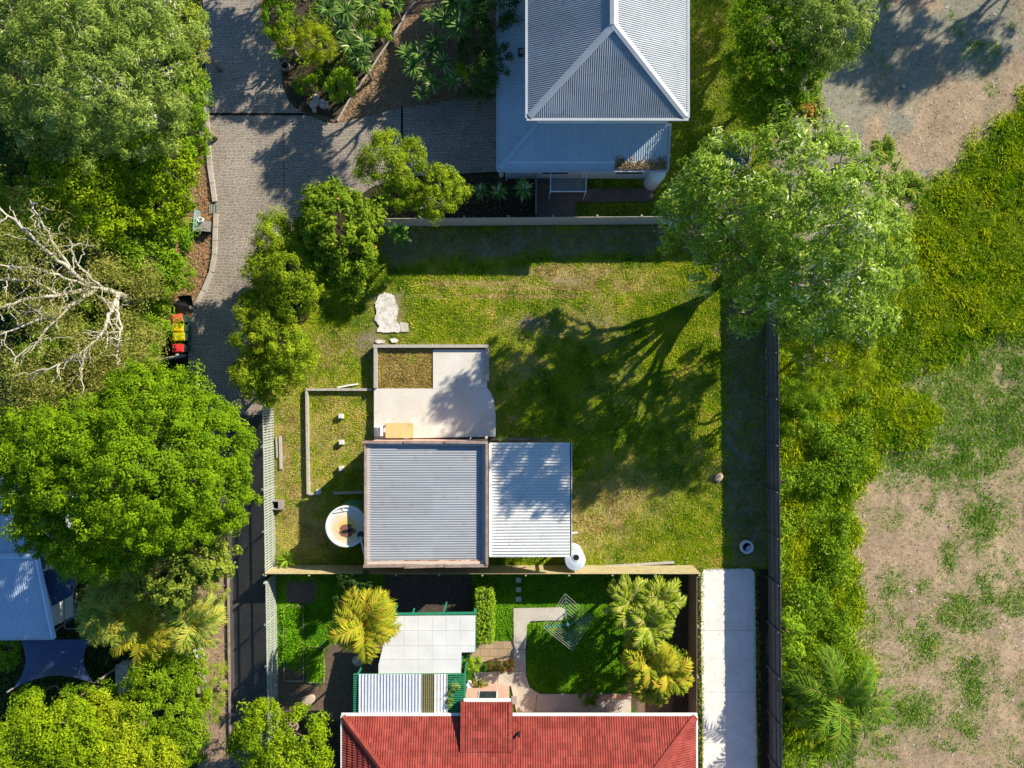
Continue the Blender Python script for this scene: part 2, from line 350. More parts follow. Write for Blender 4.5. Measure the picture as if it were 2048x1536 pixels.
# ---------------------------------------------------------------- ground sheet with zones
PD_TALL = poly((2120, 150), (2048, 205), (2000, 262), (1940, 310), (1850, 405), (1790, 470), (1700, 560), (1560, 650), (1560, 1600), (1600, 1600), (1610, 1500), (1700, 1420), (1740, 1340), (1700, 1240), (1690, 1060), (1730, 960), (1760, 900), (1850, 890), (1860, 830), (1830, 800), (1780, 810), (1770, 760), (1850, 730), (1950, 690), (2048, 672), (2120, 660))
LOT = poly((548, 1134), (546, 800), (560, 700), (640, 610), (770, 455), (1533, 448), (1537, 1134))
SYARD = poly((552, 1140), (1380, 1136), (1380, 1440), (552, 1440))
NYARD = poly((1330, -60), (1545, -60), (1535, 446), (1140, 446), (1140, 350), (1320, 345))
PADDOCK = poly((1545, -80), (2150, -80), (2150, 1620), (1545, 1620))
GARDEN = poly((515, -60), (519, 20), (549, 90), (563, 133), (575, 197), (622, 233), (672, 247), (755, 227), (862, 207), (995, 190), (1050, 190), (1050, -60))
PATCHES = [(680, 850, 66, 100, .6), (600, 1000, 60, 60, .8), (575, 900, 30, 110, .7), (810, 740, 60, 40, .9), (660, 700, 60, 40, .5), (1130, 577, 120, 4, 1.6), (1050, 592, 110, 4, 1.6), (960, 566, 90, 4, 1.4), (1150, 548, 70, 16, 1.6), (1180, 640, 60, 50, .5), (1200, 1010, 60, 40, 1.2), (1180, 560, 85, 22, .9), (1060, 545, 50, 10, .7), (1130, 560, 110, 8, .6), (1060, 600, 70, 6, .5), (1050, 730, 40, 25, .6), (1210, 1010, 80, 35, .8), (1130, 1000, 30, 60, .5),
           (1250, 960, 60, 50, .35), (1040, 640, 50, 30, .35), (590, 900, 30, 90, .5), (620, 1050, 60, 60, .6), (700, 690, 40, 30, .5), (1200, 800, 60, 60, .3), (1180, 1060, 60, 40, .5), (1360, 900, 60, 60, .2)]
def zone_masks(x, y):
    Z = {}
    Z['lot'] = inside(x, y, LOT, .4, .1); Z['sy'] = inside(x, y, SYARD, .2, .05); Z['ny'] = inside(x, y, NYARD, .3, .1)
    Z['pad'] = inside(x, y, PADDOCK, .4, .3); Z['tall'] = inside(x, y, PD_TALL, 1.3, 1.3, 1.6); Z['garden'] = inside(x, y, GARDEN, .2, .05)
    return Z
def grass_cover(x, y):
    """fields used both for colour and for scattering blades"""
    Z = zone_masks(x, y)
    dry = np.zeros(x.shape)
    for a, b, ra, rb, s in PATCHES:
        cx, cy = G(a, b); q = ((x-cx)/(ra/PPM))**2+((y-cy)/(rb/PPM))**2; dry = np.maximum(dry, s*np.exp(-q*.6)*np.clip(fbm(x, y, .6)*3-.4, 0, 1.4))
    # bare strip along the east fence, north fence, and the shed surrounds
    e = inside(x, y, poly((1452, 600), (1540, 560), (1545, 1140), (1455, 1140)), .6, .5, 1.5)
    nn = inside(x, y, poly((760, 455), (1500, 450), (1480, 500), (1100, 510), (900, 520), (770, 540)), .6, .6, 1.5)
    bare = np.maximum(e*.75, nn*.8)
    for (a, b, ra, rb, s) in [(1055, 645, 45, 14, .9), (1110, 660, 30, 12, .8), (1210, 640, 34, 10, .8), (1135, 562, 36, 10, .8), (1265, 745, 30, 20, .5), (735, 680, 28, 38, .95), (775, 625, 45, 48, .75), (1430, 950, 16, 16, .7), (1380, 600, 30, 30, .4), (725, 900, 12, 120, .5), (640, 1060, 70, 60, .35), (1050, 880, 60, 8, .9), (600, 900, 8, 90, .5), (1490, 700, 50, 60, .7), (1160, 1100, 25, 15, .5), (560, 930, 12, 50, .5)]:
        cx, cy = G(a, b); q = ((x-cx)/(ra/PPM))**2+((y-cy)/(rb/PPM))**2; bare = np.maximum(bare, s*np.exp(-q**1.5*.7)*(fbm(x, y, .8)*1.5))
    Z['dry'] = np.clip(dry+(fbm(x, y, 3.0)-.5)*.9, 0, 1)*Z['lot']; Z['bare'] = np.clip(bare, 0, 1)*Z['lot']
    # paddock weed density
    w = fbm(x+40, y, 2.4, 5); wy = np.clip((w-.38)*2.2, 0, .9)*np.clip((fbm(x+3, y+7, .7)-.32)*3.5, .1, 1)
    up = inside(x, y, poly((1545, -80), (2150, -80), (2150, 130), (2048, 200), (1800, 450), (1545, 640)), .8, .6)
    mid = inside(x, y, poly((1720, 780), (2120, 670), (2120, 800), (2060, 900), (1950, 960), (1800, 960), (1700, 900)), 1.2, 1.2, 2.5)
    wy = wy*(1-up)+np.clip((w-.60)*6, 0, 1)*up*.6; wy = np.maximum(wy, mid*np.clip((fbm(x, y, .9)-.15)*3, .25, .95))
    for (a, b, ra, rb) in [(1970, 1040, 50, 60), (1930, 1230, 60, 45), (1870, 1290, 50, 30), (1790, 1170, 30, 30), (1850, 1170, 20, 20), (2030, 1200, 40, 30), (1950, 1370, 40, 70), (1820, 1420, 60, 40), (1900, 1120, 20, 40), (1640, 1500, 60, 60)]:
        cx, cy = G(a, b); q = ((x-cx)/(ra/PPM))**2+((y-cy)/(rb/PPM))**2; wy = np.maximum(wy, np.exp(-q)*(fbm(x, y, .8)*1.7))
    Z['weed'] = np.clip(wy, 0, 1)*Z['pad']*(1-Z['tall']); Z['up'] = up
    return Z
def ground():
    st = .11; xs = np.arange(-31, 31.01, st); ys = np.arange(-24, 24.01, st); X, Y = np.meshgrid(xs, ys, indexing='ij'); x = X.ravel(); y = Y.ravel()
    Z = grass_cover(x, y); lerp = lambda c, d, w: c*(1-w[:, None])+np.array(d)*w[:, None]
    c = np.tile(np.array((.05, .042, .022)), (len(x), 1)); n1 = fbm(x, y, 1.5); n2 = fbm(x+9, y+3, .5)
    c = lerp(c, (.17, .20, .012), Z['lot']); c = lerp(c, (.34, .30, .03), Z['lot']*np.clip((n1-.4)*3, 0, .8))
    c = lerp(c, (.52, .39, .19), Z['dry']*.8); c = lerp(c, (.20, .15, .11), Z['bare']*Z['lot'])
    c = lerp(c, (.33, .27, .22), Z['bare']*Z['lot']*np.clip((n2-.5)*3, 0, 1))
    c = lerp(c, (.05, .13, .012), Z['sy']); c = lerp(c, (.10, .13, .02), Z['ny'])
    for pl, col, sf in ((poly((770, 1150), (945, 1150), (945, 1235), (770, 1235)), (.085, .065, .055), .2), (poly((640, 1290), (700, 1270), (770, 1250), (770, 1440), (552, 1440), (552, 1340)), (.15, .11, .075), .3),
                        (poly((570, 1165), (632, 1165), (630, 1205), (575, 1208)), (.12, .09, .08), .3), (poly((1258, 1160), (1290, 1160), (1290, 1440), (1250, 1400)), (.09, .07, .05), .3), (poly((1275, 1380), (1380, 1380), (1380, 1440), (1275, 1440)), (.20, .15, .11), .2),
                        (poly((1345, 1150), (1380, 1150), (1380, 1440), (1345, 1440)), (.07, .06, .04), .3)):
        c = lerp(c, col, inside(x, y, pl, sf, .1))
    gp = .22+.15*n1+.07*(n2-.5)+.10*(fbm(x*3.2, y*.5, 1.2, 4)-.5)
    pad = np.stack([gp*1.32, gp*.93, gp*.60], 1); upc = np.stack([.22+.10*n1, .205+.09*n1, .15+.07*n1], 1)
    upw = (Z['up']*np.clip(1.15-np.clip((fbm(x+3, y+30, 3.5)-.48)*7, 0, 1), 0, 1))[:, None]; pad = pad*(1-upw)+upc*upw
    track = np.exp(-((x-(27.2+.3*np.sin(y*.3)))/.45)**2)*(y < 3); pad = pad*(1+.12*track[:, None])
    c = c*(1-Z['pad'][:, None])+pad*Z['pad'][:, None]
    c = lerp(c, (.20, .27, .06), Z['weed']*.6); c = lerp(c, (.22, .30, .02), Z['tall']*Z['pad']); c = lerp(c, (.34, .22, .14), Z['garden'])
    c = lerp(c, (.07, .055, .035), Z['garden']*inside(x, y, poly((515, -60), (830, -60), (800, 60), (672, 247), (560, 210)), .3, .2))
    mul = inside(x, y, poly((350, 640), (345, 500), (395, 300), (420, 300), (440, 420), (430, 560), (388, 640)), .3, .1); c = lerp(c, (.36, .20, .10), mul)
    soil = inside(x, y, poly((395, 1160), (458, 1150), (462, 1620), (395, 1620)), .4, .3); c = lerp(c, (.34, .235, .16), soil)
    z = (fbm(x, y, 1.1)-.5)*.07*np.maximum(Z['lot'], Z['pad'])+Z['tall']*Z['pad']*(.10+.35*np.clip(fbm(x, y, 1.6, 3)-.35, 0, 1)); z -= .05
    nx, ny = len(xs), len(ys); i = np.arange((nx-1)*(ny-1)); a = (i//(ny-1))*ny+i % (ny-1); F = np.stack([a, a+ny, a+ny+1, a+1], 1)
    V = np.stack([x, y, z], 1)
    # skirt: flat ground on to the horizon
    nb = len(V); far = 400; cs = [(-31, -24), (31, -24), (31, 24), (-31, 24)]; V2 = np.array([(a, b, -.055) for a, b in cs]+[(np.sign(a)*far, np.sign(b)*far, -.055) for a, b in cs])
    F2 = np.array([(nb+k, nb+4+k, nb+4+(k+1) % 4, nb+(k+1) % 4) for k in range(4)])
    V = np.concatenate([V, V2]); F = np.concatenate([F, F2]); c = np.concatenate([c, np.tile((.12, .14, .05), (8, 1))])
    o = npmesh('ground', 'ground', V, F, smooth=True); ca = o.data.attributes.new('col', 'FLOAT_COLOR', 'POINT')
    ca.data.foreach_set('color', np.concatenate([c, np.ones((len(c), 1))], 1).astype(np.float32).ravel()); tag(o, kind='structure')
ground()

def scatter_blades(name, label, m, box, dens, weight, ln, wd, lean, seed, z0=0., clump=3, cat='grass', zf=None):
    r = rng(seed); (x0, y0), (x1, y1) = G(box[0], box[3]), G(box[2], box[1]); n = int((x1-x0)*(y1-y0)*dens)
    x = r.uniform(x0, x1, n); y = r.uniform(y0, y1, n); w = weight(x, y); k = r.random(n) < w; x, y, w = x[k], y[k], w[k]
    x = np.repeat(x, clump); y = np.repeat(y, clump); w = np.repeat(w, clump); n = len(x)
    x = x+r.normal(size=n)*ln*.4; y = y+r.normal(size=n)*ln*.4
    th = r.uniform(0, 2*math.pi, n); L = ln*r.uniform(.5, 1.3, n)*(.5+.5*w)*(.45+1.1*fbm(x+31, y, .45, 2)); d = np.stack([np.cos(th)*lean*L, np.sin(th)*lean*L, L*r.uniform(.35, 1, n)], 1)
    s = np.stack([-np.sin(th), np.cos(th), np.zeros(n)], 1)*wd*r.uniform(.6, 1.3, n)[:, None]/2
    zz = np.zeros(n)+z0 if zf is None else zf(x, y)
    B = np.stack([x, y, zz-.01], 1); T = B+d; mid = B+d*.55; mid[:, 2] += L*.08
    V = np.stack([B-s, B+s, mid+s*.8, T, mid-s*.8], 1).reshape(-1, 3); F = np.arange(5*n).reshape(-1, 5)
    tint = .45*r.random(n)+1.0*(fbm(x, y, 2.2)-.5)+1.1*(fbm(x+5, y+8, .55, 3)-.5)+.3
    t2 = r.random(n); tint = np.where(t2 > .93, .97, tint*.86)
    o = npmesh(name, m, V, F, tint=tint); return tag(o, label, cat, kind='stuff')
def gz(x, y, lot=True):
    Z = zone_masks(x, y); return (fbm(x, y, 1.1)-.5)*.07*np.maximum(Z['lot'], Z['pad'])+Z['tall']*Z['pad']*(.10+.35*np.clip(fbm(x, y, 1.6, 3)-.35, 0, 1))-.05
HARD = [poly((742, 686), (980, 686), (995, 790), (995, 880), (742, 884)), poly((744, 876), (1132, 876), (1132, 1112), (744, 1112)), poly((748, 588), (800, 588), (812, 665), (750, 667))]
def nohard(x, y, pls):
    k = np.ones(x.shape)
    for p in pls: k *= (sdist(x, y, p) > 0)
    return k
def w_lot(x, y):
    Z = grass_cover(x, y); return Z['lot']*(1-.8*Z['bare'])*(1-.75*Z['dry'])*nohard(x, y, HARD)
def w_dry(x, y):
    Z = grass_cover(x, y); return Z['lot']*np.clip(Z['dry']*1.1, 0, 1)*(1-.7*Z['bare'])*nohard(x, y, HARD)
scatter_blades('lawn_grass', 'short yellow green grass covering the fenced vacant lot', 'lawn', (540, 440, 1545, 1140), 420, w_lot, .10, .030, .8, 1, zf=gz)
scatter_blades('dry_grass', 'straw coloured dead grass patches in the vacant lot lawn', 'drylawn', (540, 440, 1545, 1140), 240, w_dry, .09, .025, 1.3, 2, zf=gz)
def w_ny(x, y): return inside(x, y, NYARD, .1, .02)*nohard(x, y, [poly((1060, 355), (1150, 355), (1150, 446), (1060, 446)), poly((1060, 376), (1306, 376), (1306, 404), (1060, 404)), poly((1000, -60), (1336, -60), (1336, 340), (1000, 340))])
scatter_blades('side_lawn_grass', 'mown grass beside and below the two storey house', 'lawn', (1135, -30, 1545, 446), 220, w_ny, .08, .03, .8, 3, z0=-.045)
SY_HARD = [poly((1030, 1214), (1126, 1214), (1126, 1243), (1056, 1246), (1054, 1370), (1075, 1390), (1260, 1392), (1260, 1430), (930, 1430), (930, 1282), (1029, 1282)), poly((765, 1150), (945, 1150), (945, 1450), (640, 1450), (650, 1295), (700, 1275), (770, 1250)),
           poly((570, 1160), (634, 1160), (630, 1208), (575, 1208)), poly((1255, 1150), (1385, 1150), (1385, 1450), (1255, 1450)), poly((552, 1330), (650, 1365), (650, 1450), (552, 1450))]
def w_sy(x, y): return inside(x, y, SYARD, .1, .02)*nohard(x, y, SY_HARD)
scatter_blades('back_lawn_grass', 'lush dark green clipped grass behind the red roofed house', 'lush', (552, 1150, 1385, 1430), 400, w_sy, .08, .03, .8, 4, z0=-.045)
def w_tall(x, y):
    Z = zone_masks(x, y); return Z['tall']*Z['pad']
scatter_blades('tall_grass', 'tall bright green grass growing thick between the fence and the paddock', 'tall', (1548, 140, 2080, 1560), 170, w_tall, .34, .045, .8, 6, clump=4, zf=gz)
def w_weed(x, y): return grass_cover(x, y)['weed']
scatter_blades('paddock_weeds', 'scattered low green weeds on the pink dirt paddock', 'weed', (1548, -20, 2080, 1560), 230, w_weed, .13, .03, 1.0, 7, clump=3, zf=gz)
# pebbles and lumps of the paddock soil
def pebbles():
    r = rng(77); n = 2600; x = r.uniform(15, 30, n); y = r.uniform(-22, 22, n); Z = zone_masks(x, y); k = (Z['pad'] > .5) & (Z['tall'] < .3); x, y = x[k], y[k]; n = len(x)
    s = .012+.05*r.random(n)**6; base = np.array([(-1, -1, 0), (1, -1, 0), (1, 1, 0), (-1, 1, 0), (0, 0, .9)], float)
    th = r.uniform(0, 6.28, n); R = np.stack([np.stack([np.cos(th), -np.sin(th)], 1), np.stack([np.sin(th), np.cos(th)], 1)], 1)
    b2 = np.einsum('nij,kj->nki', R, base[:, :2]); V = np.zeros((n, 5, 3)); V[:, :, :2] = b2*s[:, None, None]+np.stack([x, y], 1)[:, None]; V[:, :, 2] = base[None, :, 2]*s[:, None]+gz(x, y)[:, None]
    F = np.array([(0, 1, 4), (1, 2, 4), (2, 3, 4), (3, 0, 4)]); F = (F[None]+5*np.arange(n)[:, None, None]).reshape(-1, 3)
    tag(npmesh('pebbles', 'stone', V.reshape(-1, 3), F), 'small pale pebbles strewn over the dirt paddock', 'pebbles', kind='stuff')
pebbles()

# ---------------------------------------------------------------- roads, paths, slabs
def slab(name, pts, z0, z1, m, kind='structure', parent=None, label=None, cat=None, zref=0.):
    b = MB(); b.prism([P(a, c, z1 if zref is None else zref)[:2] for a, c in pts][::-1], z0, z1); o = b.build(name, m, parent)
    return tag(o, label, cat, kind=kind)
DRIVE = [(403, -60), (408, 60), (411, 160), (413, 210), (420, 330), (430, 400), (434, 470), (431, 510), (424, 545), (408, 582), (390, 615), (374, 650), (378, 745), (420, 900), (458, 1090), (461, 1600), (536, 1600), (531, 1150), (528, 900), (524, 800), (500, 700), (490, 640), (505, 560), (560, 480), (640, 425), (720, 390), (745, 374), (800, 354), (905, 348), (1002, 342), (1050, 330), (1050, 190), (995, 190), (912, 197), (862, 207), (812, 213), (755, 227), (712, 238), (672, 247), (652, 245), (622, 233), (592, 217), (575, 197), (565, 173), (563, 133), (549, 90), (532, 66), (519, 20), (515, -60)]
slab('driveway', DRIVE, -.1, .012, 'stamped')
M['drive_shade'] = mat('driveway_painted_shade', (.085, .08, .075), (.055, .052, .05), 1.5, .85, bs=.3, c3=(.12, .11, .10), s3=8)  # darker than the stamped driveway: fence shade put into the colour
slab('lower_driveway_shade', [(440, 1000), (459, 1090), (462, 1600), (536, 1600), (531, 1150), (528, 900), (526, 830), (430, 830)], -.08, .018, 'drive_shade')  # extra sheet over the driveway, carrying that painted shade
slab('channel', [(415, 226), (612, 226), (618, 231), (415, 231)], -.05, .017, 'void')
slab('channel', [(802, 213), (806, 213), (806, 352), (802, 352)], -.05, .017, 'void')
slab('joint', [(565, 231), (567, 231), (571, 480), (569, 480)], -.05, .015, 'darkpave')
slab('concrete_driveway', [(1402, 1150), (1408, 1138), (1500, 1137), (1509, 1144), (1511, 1250), (1512, 1400), (1516, 1600), (1406, 1600), (1404, 1400), (1402, 1250)], -.1, .03, 'drive_conc')
for yy in (1260, 1383): slab('joint', [(1403, yy), (1512, yy), (1512, yy+.8), (1403, yy+.8)], -.04, .033, 'kerb')
slab('path', [(1027, 1217), (1122, 1215), (1131, 1220), (1124, 1240), (1062, 1242), (1054, 1250), (1051, 1300), (1052, 1352), (1060, 1376), (1080, 1388), (1262, 1388), (1262, 1430), (1034, 1430), (1022, 1372), (953, 1368), (948, 1346), (1028, 1340)], -.1, .02, 'path_conc')
for p in ([(1028, 1298), (1053, 1298), (1053, 1299), (1028, 1299)], [(1030, 1343), (1054, 1343), (1054, 1344), (1030, 1344)], [(1073, 1388), (1074, 1388), (1071, 1430), (1070, 1430)], [(1210, 1388), (1211, 1388), (1211, 1430), (1210, 1430)], [(995, 1341), (996, 1341), (996, 1368), (995, 1368)]): slab('joint', p, -.05, .024, 'darkpave')
slab('paved_terrace', [(940, 1283), (1028, 1282), (1028, 1320), (940, 1325)], -.1, .016, 'paver')
slab('path', [(1072, 358), (1150, 358), (1150, 445), (1072, 447)], -.1, .010, 'darkpave')
slab('path', [(1150, 378), (1308, 376), (1308, 402), (1150, 404)], -.1, .010, 'darkpave')
slab('rock_bed', [(640, 1250), (636, 1262), (640, 1290)], -.1, -.06, 'darkpave')
b = MB()
kl = [(412, 165), (414, 215), (420, 330), (431, 405)]; kr = [(433, 428), (430, 510), (424, 545), (408, 582), (391, 614)]
kb = thing('kerb', (*G(420, 400), 0), 'pale concrete kerb along the left of the dark driveway', 'kerb')
for seg in (kl, kr):
    b = MB()
    for (a, c) in zip(seg, seg[1:]):
        n = max(1, int(math.dist(a, c)/26))
        for i in range(n):
            p = [a[0]+(c[0]-a[0])*i/n, a[1]+(c[1]-a[1])*i/n]; q = [a[0]+(c[0]-a[0])*(i+.97)/n, a[1]+(c[1]-a[1])*(i+.97)/n]
            b.bar((*G(*p), .045), (*G(*q), .045), .24, .15)
    b.build('kerb_run', 'kerb', kb)
g = thing('drain_grate', (*G(428, 418), 0), 'slatted green black drain grate set in a gap of the kerb', 'drain grate')
b = MB(); x, y = G(428, 418); b.box(x-.24, y-.25, -.05, x+.24, y+.25, .02); b.build('pit', 'void', g)
b = MB()
for k in range(6): b.box(x-.24+k*.09, y-.25, .02, x-.24+k*.09+.03, y+.25, .04)
b.build('bars', 'fence_green', g)

# raised slab with grass bed, kerbs and ledges in the middle of the lot
sl_ = thing('concrete_slab', (*G(860, 790), 0), 'raised white concrete slab above the shed, partly shaded by tree shadow', 'slab')
ZS = .34
b = MB(); b.prism([P(a, c, ZS)[:2] for a, c in [(748, 777), (866, 777), (866, 699), (974, 699), (974, 776), (980, 783), (987, 800), (991, 830), (991, 873), (748, 878)]][::-1], -.1, ZS); b.build('slab_top', 'conc', sl_)
b = MB(); b.bar((*P(748, 692.5, ZS)[:2], .30), (*P(977, 692.5, ZS)[:2], .30), .17, .5); b.build('kerb_edge', 'wood_grey', sl_)
b = MB(); b.bar((*P(752, 696, ZS)[:2], .30), (*P(752, 776, ZS)[:2], .30), .17, .5); b.build('kerb_edge', 'wood_grey', sl_)
b = MB(); b.bar((*P(975, 696, ZS)[:2], .30), (*P(975, 762, ZS)[:2], .30), .15, .5); b.build('kerb_edge', 'wood_grey', sl_)
b = MB(); b.bar((*P(866, 777.5, ZS)[:2], ZS-.01), (*P(974, 777, ZS)[:2], ZS-.01), .02, .03)
b.build('crack', 'path_conc', sl_)
b = MB(); b.prism([P(a, c, .25)[:2] for a, c in [(756, 697), (865, 697), (865, 776), (756, 776)]][::-1], -.1, .24); b.build('soil_bed', 'litter' if False else mat('soil_bed', (.20, .13, .07), (.16, .13, .04), 6, .95, bs=.6), sl_)
def w_bed(x, y): return .8+0*x
scatter_blades('bed_grass', 'dry grass filling the framed bed on the raised slab', 'drylawn', (760, 700, 868, 778), 900, w_bed, .10, .03, 1.0, 12, z0=.25)
# low sleeper edging round the stump yard
se = thing('sleeper_edging', (*G(680, 880), 0), 'low pale timber edging enclosing the grassy stump yard left of the slab', 'edging')
for a, c, hh in (((614, 779), (746, 779), .28), ((615, 782), (618, 988), .28), ((618, 987), (641, 987), .2), ((668, 986), (728, 984), .2)):
    b = MB(); n = 3 if math.dist(a, c) > 100 else 1
    for i in range(n):
        p = [a[0]+(c[0]-a[0])*i/n, a[1]+(c[1]-a[1])*i/n]; q = [a[0]+(c[0]-a[0])*(i+.99)/n, a[1]+(c[1]-a[1])*(i+.99)/n]
        b.bar((*G(*p), hh/2-.05), (*G(*q), hh/2-.05), .13, hh)
    b.build('sleeper', 'wood_grey', se)
SGR = 'concrete stumps in the sleeper edged yard'
for k, (a, c, lab) in enumerate(((683, 832, 'square concrete stump nearest the raised slab, first of three down the yard'), (684, 884, 'square concrete stump in the middle of the row of three'), (684, 936, 'square concrete stump at the edge of the shed shadow'), (639, 982, 'tilted pale concrete block at the lower left corner of the sleeper edging'))):
    b = MB(); x, y = G(a, c); b.obox((x, y, .1), (.25, .25, .3), rz=.05*k); b.obox((x, y, .255), (.2, .2, .02), rz=.05*k)
    tag(b.build('concrete_stump', 'conc'), lab, 'stump', SGR)
# broken white concrete remnant
r_ = random.Random(4)
rb = thing('concrete_remnant', (*G(775, 630), 0), 'broken white concrete pad on the lawn above the raised slab', 'concrete pad')
pts = [(757, 592), (768, 585), (778, 586), (788, 592), (790, 604), (796, 612), (795, 628), (792, 640), (800, 650), (802, 664), (770, 666), (754, 664), (758, 650), (750, 640), (752, 622), (750, 606)]
pts2 = []
for (a, c) in zip(pts, pts[1:]+pts[:1]):
    for k in range(5): pts2.append((a[0]+(c[0]-a[0])*k/5+r_.uniform(-1.3, 1.3), a[1]+(c[1]-a[1])*k/5+r_.uniform(-1.3, 1.3)))
b = MB(); b.prism([G(*p) for p in pts2][::-1], -.1, .022); b.build('pad', 'rubble', rb)
for pl in ([(752, 679), (762, 680), (770, 681), (768, 686), (756, 687), (750, 684)], [(779, 678), (790, 676), (797, 680), (794, 685), (784, 685)]):
    b = MB(); b.prism([G(*p) for p in pl][::-1], -.1, .03); b.build('fragment', 'rubble', rb)
b = MB(); b.prism([G(*p) for p in [(799, 644), (816, 646), (817, 663), (803, 664)]][::-1], -.1, .035); b.build('fragment', 'path_conc', rb)

# ---------------------------------------------------------------- roof sheet generator
def sheet(mb, pts, rib, prof, pitch, ns=6, tl=None, lift=0.):
    """corrugated / tiled surface over a convex planar polygon; rib = direction the ribs run"""
    p = [Vector(q) for q in pts]; n = (p[1]-p[0]).cross(p[2]-p[0]).normalized()
    if n.z < 0: n = -n
    t = Vector(rib); t = (t-n*t.dot(n)).normalized(); s = t.cross(n); o = p[0]
    q = [((v-o).dot(s), (v-o).dot(t)) for v in p]; s0 = min(a for a, _ in q); s1 = max(a for a, _ in q); t0 = min(a for _, a in q)
    ss = []; step = pitch/ns; k = math.ceil(s0/step); ss = [s0+1e-6]
    while k*step < s1-1e-6: ss.append(k*step); k += 1
    ss.append(s1-1e-6); prev = None
    for a in ss:
        hit = []
        for i in range(len(q)):
            (a0, b0), (a1, b1) = q[i], q[(i+1) % len(q)]
            if (a0 <= a <= a1) or (a1 <= a <= a0):
                if abs(a1-a0) > 1e-9: hit.append(b0+(b1-b0)*(a-a0)/(a1-a0))
        if len(hit) < 2: prev = None; continue
        lo, hi = min(hit), max(hit); tv = [lo, hi]
        if tl:
            g0 = t0; tv = []; nk = int(math.ceil((max(b for _, b in q)-t0)/tl))
            for m_ in range(nk):
                tv += [min(max(t0+m_*tl+.002, lo), hi), min(max(t0+(m_+1)*tl-.002, lo), hi)]
        row = []
        for b_ in tv:
            w = o+s*a+t*b_+n*(prof(a, b_-t0)+lift); row.append(len(mb.v)); mb.v.append(tuple(w))
        if prev:
            for i in range(len(row)-1): mb.f.append((prev[i], row[i], row[i+1], prev[i+1]))
        prev = row
def sine(pitch, amp): return lambda a, b: amp*math.sin(2*math.pi*a/pitch)
def trap(pitch, amp):
    def f(a, b):
        u = (a/pitch) % 1; return amp*(1 if u < .18 else 0)
    return f
def tile(pitch, tl):
    def f(a, b):
        u = (a/pitch) % 1; c = (b/tl) % 1; return .032*(1-abs(2*u-1)**2.2)+.038*(1-c)
    return f
def ridge(mb, a, b, w=.32, h=.05):
    a = Vector(a); b = Vector(b); d = (b-a).normalized(); s = d.cross(Vector((0, 0, 1))).normalized(); z = Vector((0, 0, h))
    mb.quad(a-s*w/2, b-s*w/2, b+z, a+z); mb.quad(a+z, b+z, b+s*w/2, a+s*w/2)

# ---------------------------------------------------------------- two storey house (top)
ho = thing('two_storey_house', (4, 15, 0), 'white two storey house with light grey corrugated hip roof and a lower skirt roof', 'house')
wx0, wx1, wy0 = 1.27, 7.93, 13.3; NB = 26.0
b = MB(); b.box(-.35, 11.42, -.1, 7.85, NB, 2.75); b.build('lower_wall', 'wall_white', ho)
b = MB(); b.box(wx0, wy0, 2.75, wx1, NB, 5.42); b.build('upper_wall', 'wall_white', ho)
c = 46; ER = 5.45
ex0, ex1, ey0 = P(1056, 235, ER)[0], P(1374, 235, ER)[0], P(1056, 236, ER)[1]; xm = (ex0+ex1)/2+.07; RZ = 7.15; ya = P(1218, 50, RZ)[1]
ap = (xm, ya, RZ); rn = (xm, NB, RZ)
ur = MB(); sheet(ur, [(ex0, ey0, ER), ap, rn, (ex0, NB, ER)], (1, 0, 0), sine(.1, .02), .1)
u1 = ur.build('upper_roof_west', 'roof_grey', ho, True)
ur = MB(); sheet(ur, [(ex1, ey0, ER), (ex1, NB, ER), rn, ap], (1, 0, 0), sine(.1, .02), .1); ur.build('upper_roof_east', 'roof_grey', ho, True)
ur = MB(); sheet(ur, [(ex0, ey0, ER), (ex1, ey0, ER), ap], (0, 1, 0), sine(.1, .02), .1); ur.build('upper_roof_hip', 'roof_grey', ho, True)
b = MB(); ridge(b, (ex0+.05, ey0+.05, ER+.03), (xm, ya, RZ+.03), .34); ridge(b, (ex1-.05, ey0+.05, ER+.03), (xm, ya, RZ+.03), .34); ridge(b, (xm, ya, RZ+.035), (xm, NB, RZ+.035), .38); b.build('ridge_capping', 'roof_trim', ho)
b = MB()
for p, q in (((ex0-.07, ey0-.07), (ex1+.07, ey0-.07)), ((ex0-.07, ey0), (ex0-.07, NB)), ((ex1+.07, ey0), (ex1+.07, NB))): b.bar((*p, ER-.04), (*q, ER-.04), .12, .12)
b.build('upper_gutter', 'roof_trim', ho)
LZ = 2.65; IZ = 3.25
lx0, ly0 = P(997, 339, LZ)[:2]; lx1 = P(1334, 339, LZ)[0]
b = MB(); sheet(b, [(lx0, ly0, LZ), (lx1, ly0, LZ), (lx1, wy0, IZ), (wx0, wy0, IZ)], (0, 1, 0), sine(.115, .02), .115); b.build('lower_roof_south', 'roof_low', ho, True)
b = MB(); sheet(b, [(lx0, ly0, LZ), (wx0, wy0, IZ), (wx0, 20.6, IZ), (lx0, 20.6, LZ)], (1, 0, 0), sine(.115, .02), .115); b.build('lower_roof_west', 'roof_low', ho, True)
b = MB(); ridge(b, (lx0+.05, ly0+.05, LZ+.03), (wx0, wy0, IZ+.03), .25); b.build('lower_hip_capping', 'roof_low', ho)
b = MB(); b.bar((lx0-.06, ly0-.06, LZ-.05), (lx1+.06, ly0-.06, LZ-.05), .12, .12); b.bar((lx0-.06, ly0, LZ-.05), (lx0-.06, 20.6, LZ-.05), .12, .12); b.bar((lx1+.05, ly0, LZ-.01), (lx1+.05, wy0, IZ-.01), .09, .12); b.build('lower_gutter', 'roof_trim', ho)
for x0, x1 in ((1.6, 3.0), (5.6, 7.0)):
    b = MB(); b.box(x0-.06, 11.36, 1.1, x1+.06, 11.42, 2.3); w = b.build('window', 'white', ho)
    b = MB(); b.box(x0, 11.33, 1.16, x1, 11.358, 2.24); b.build('pane', 'glass', w)
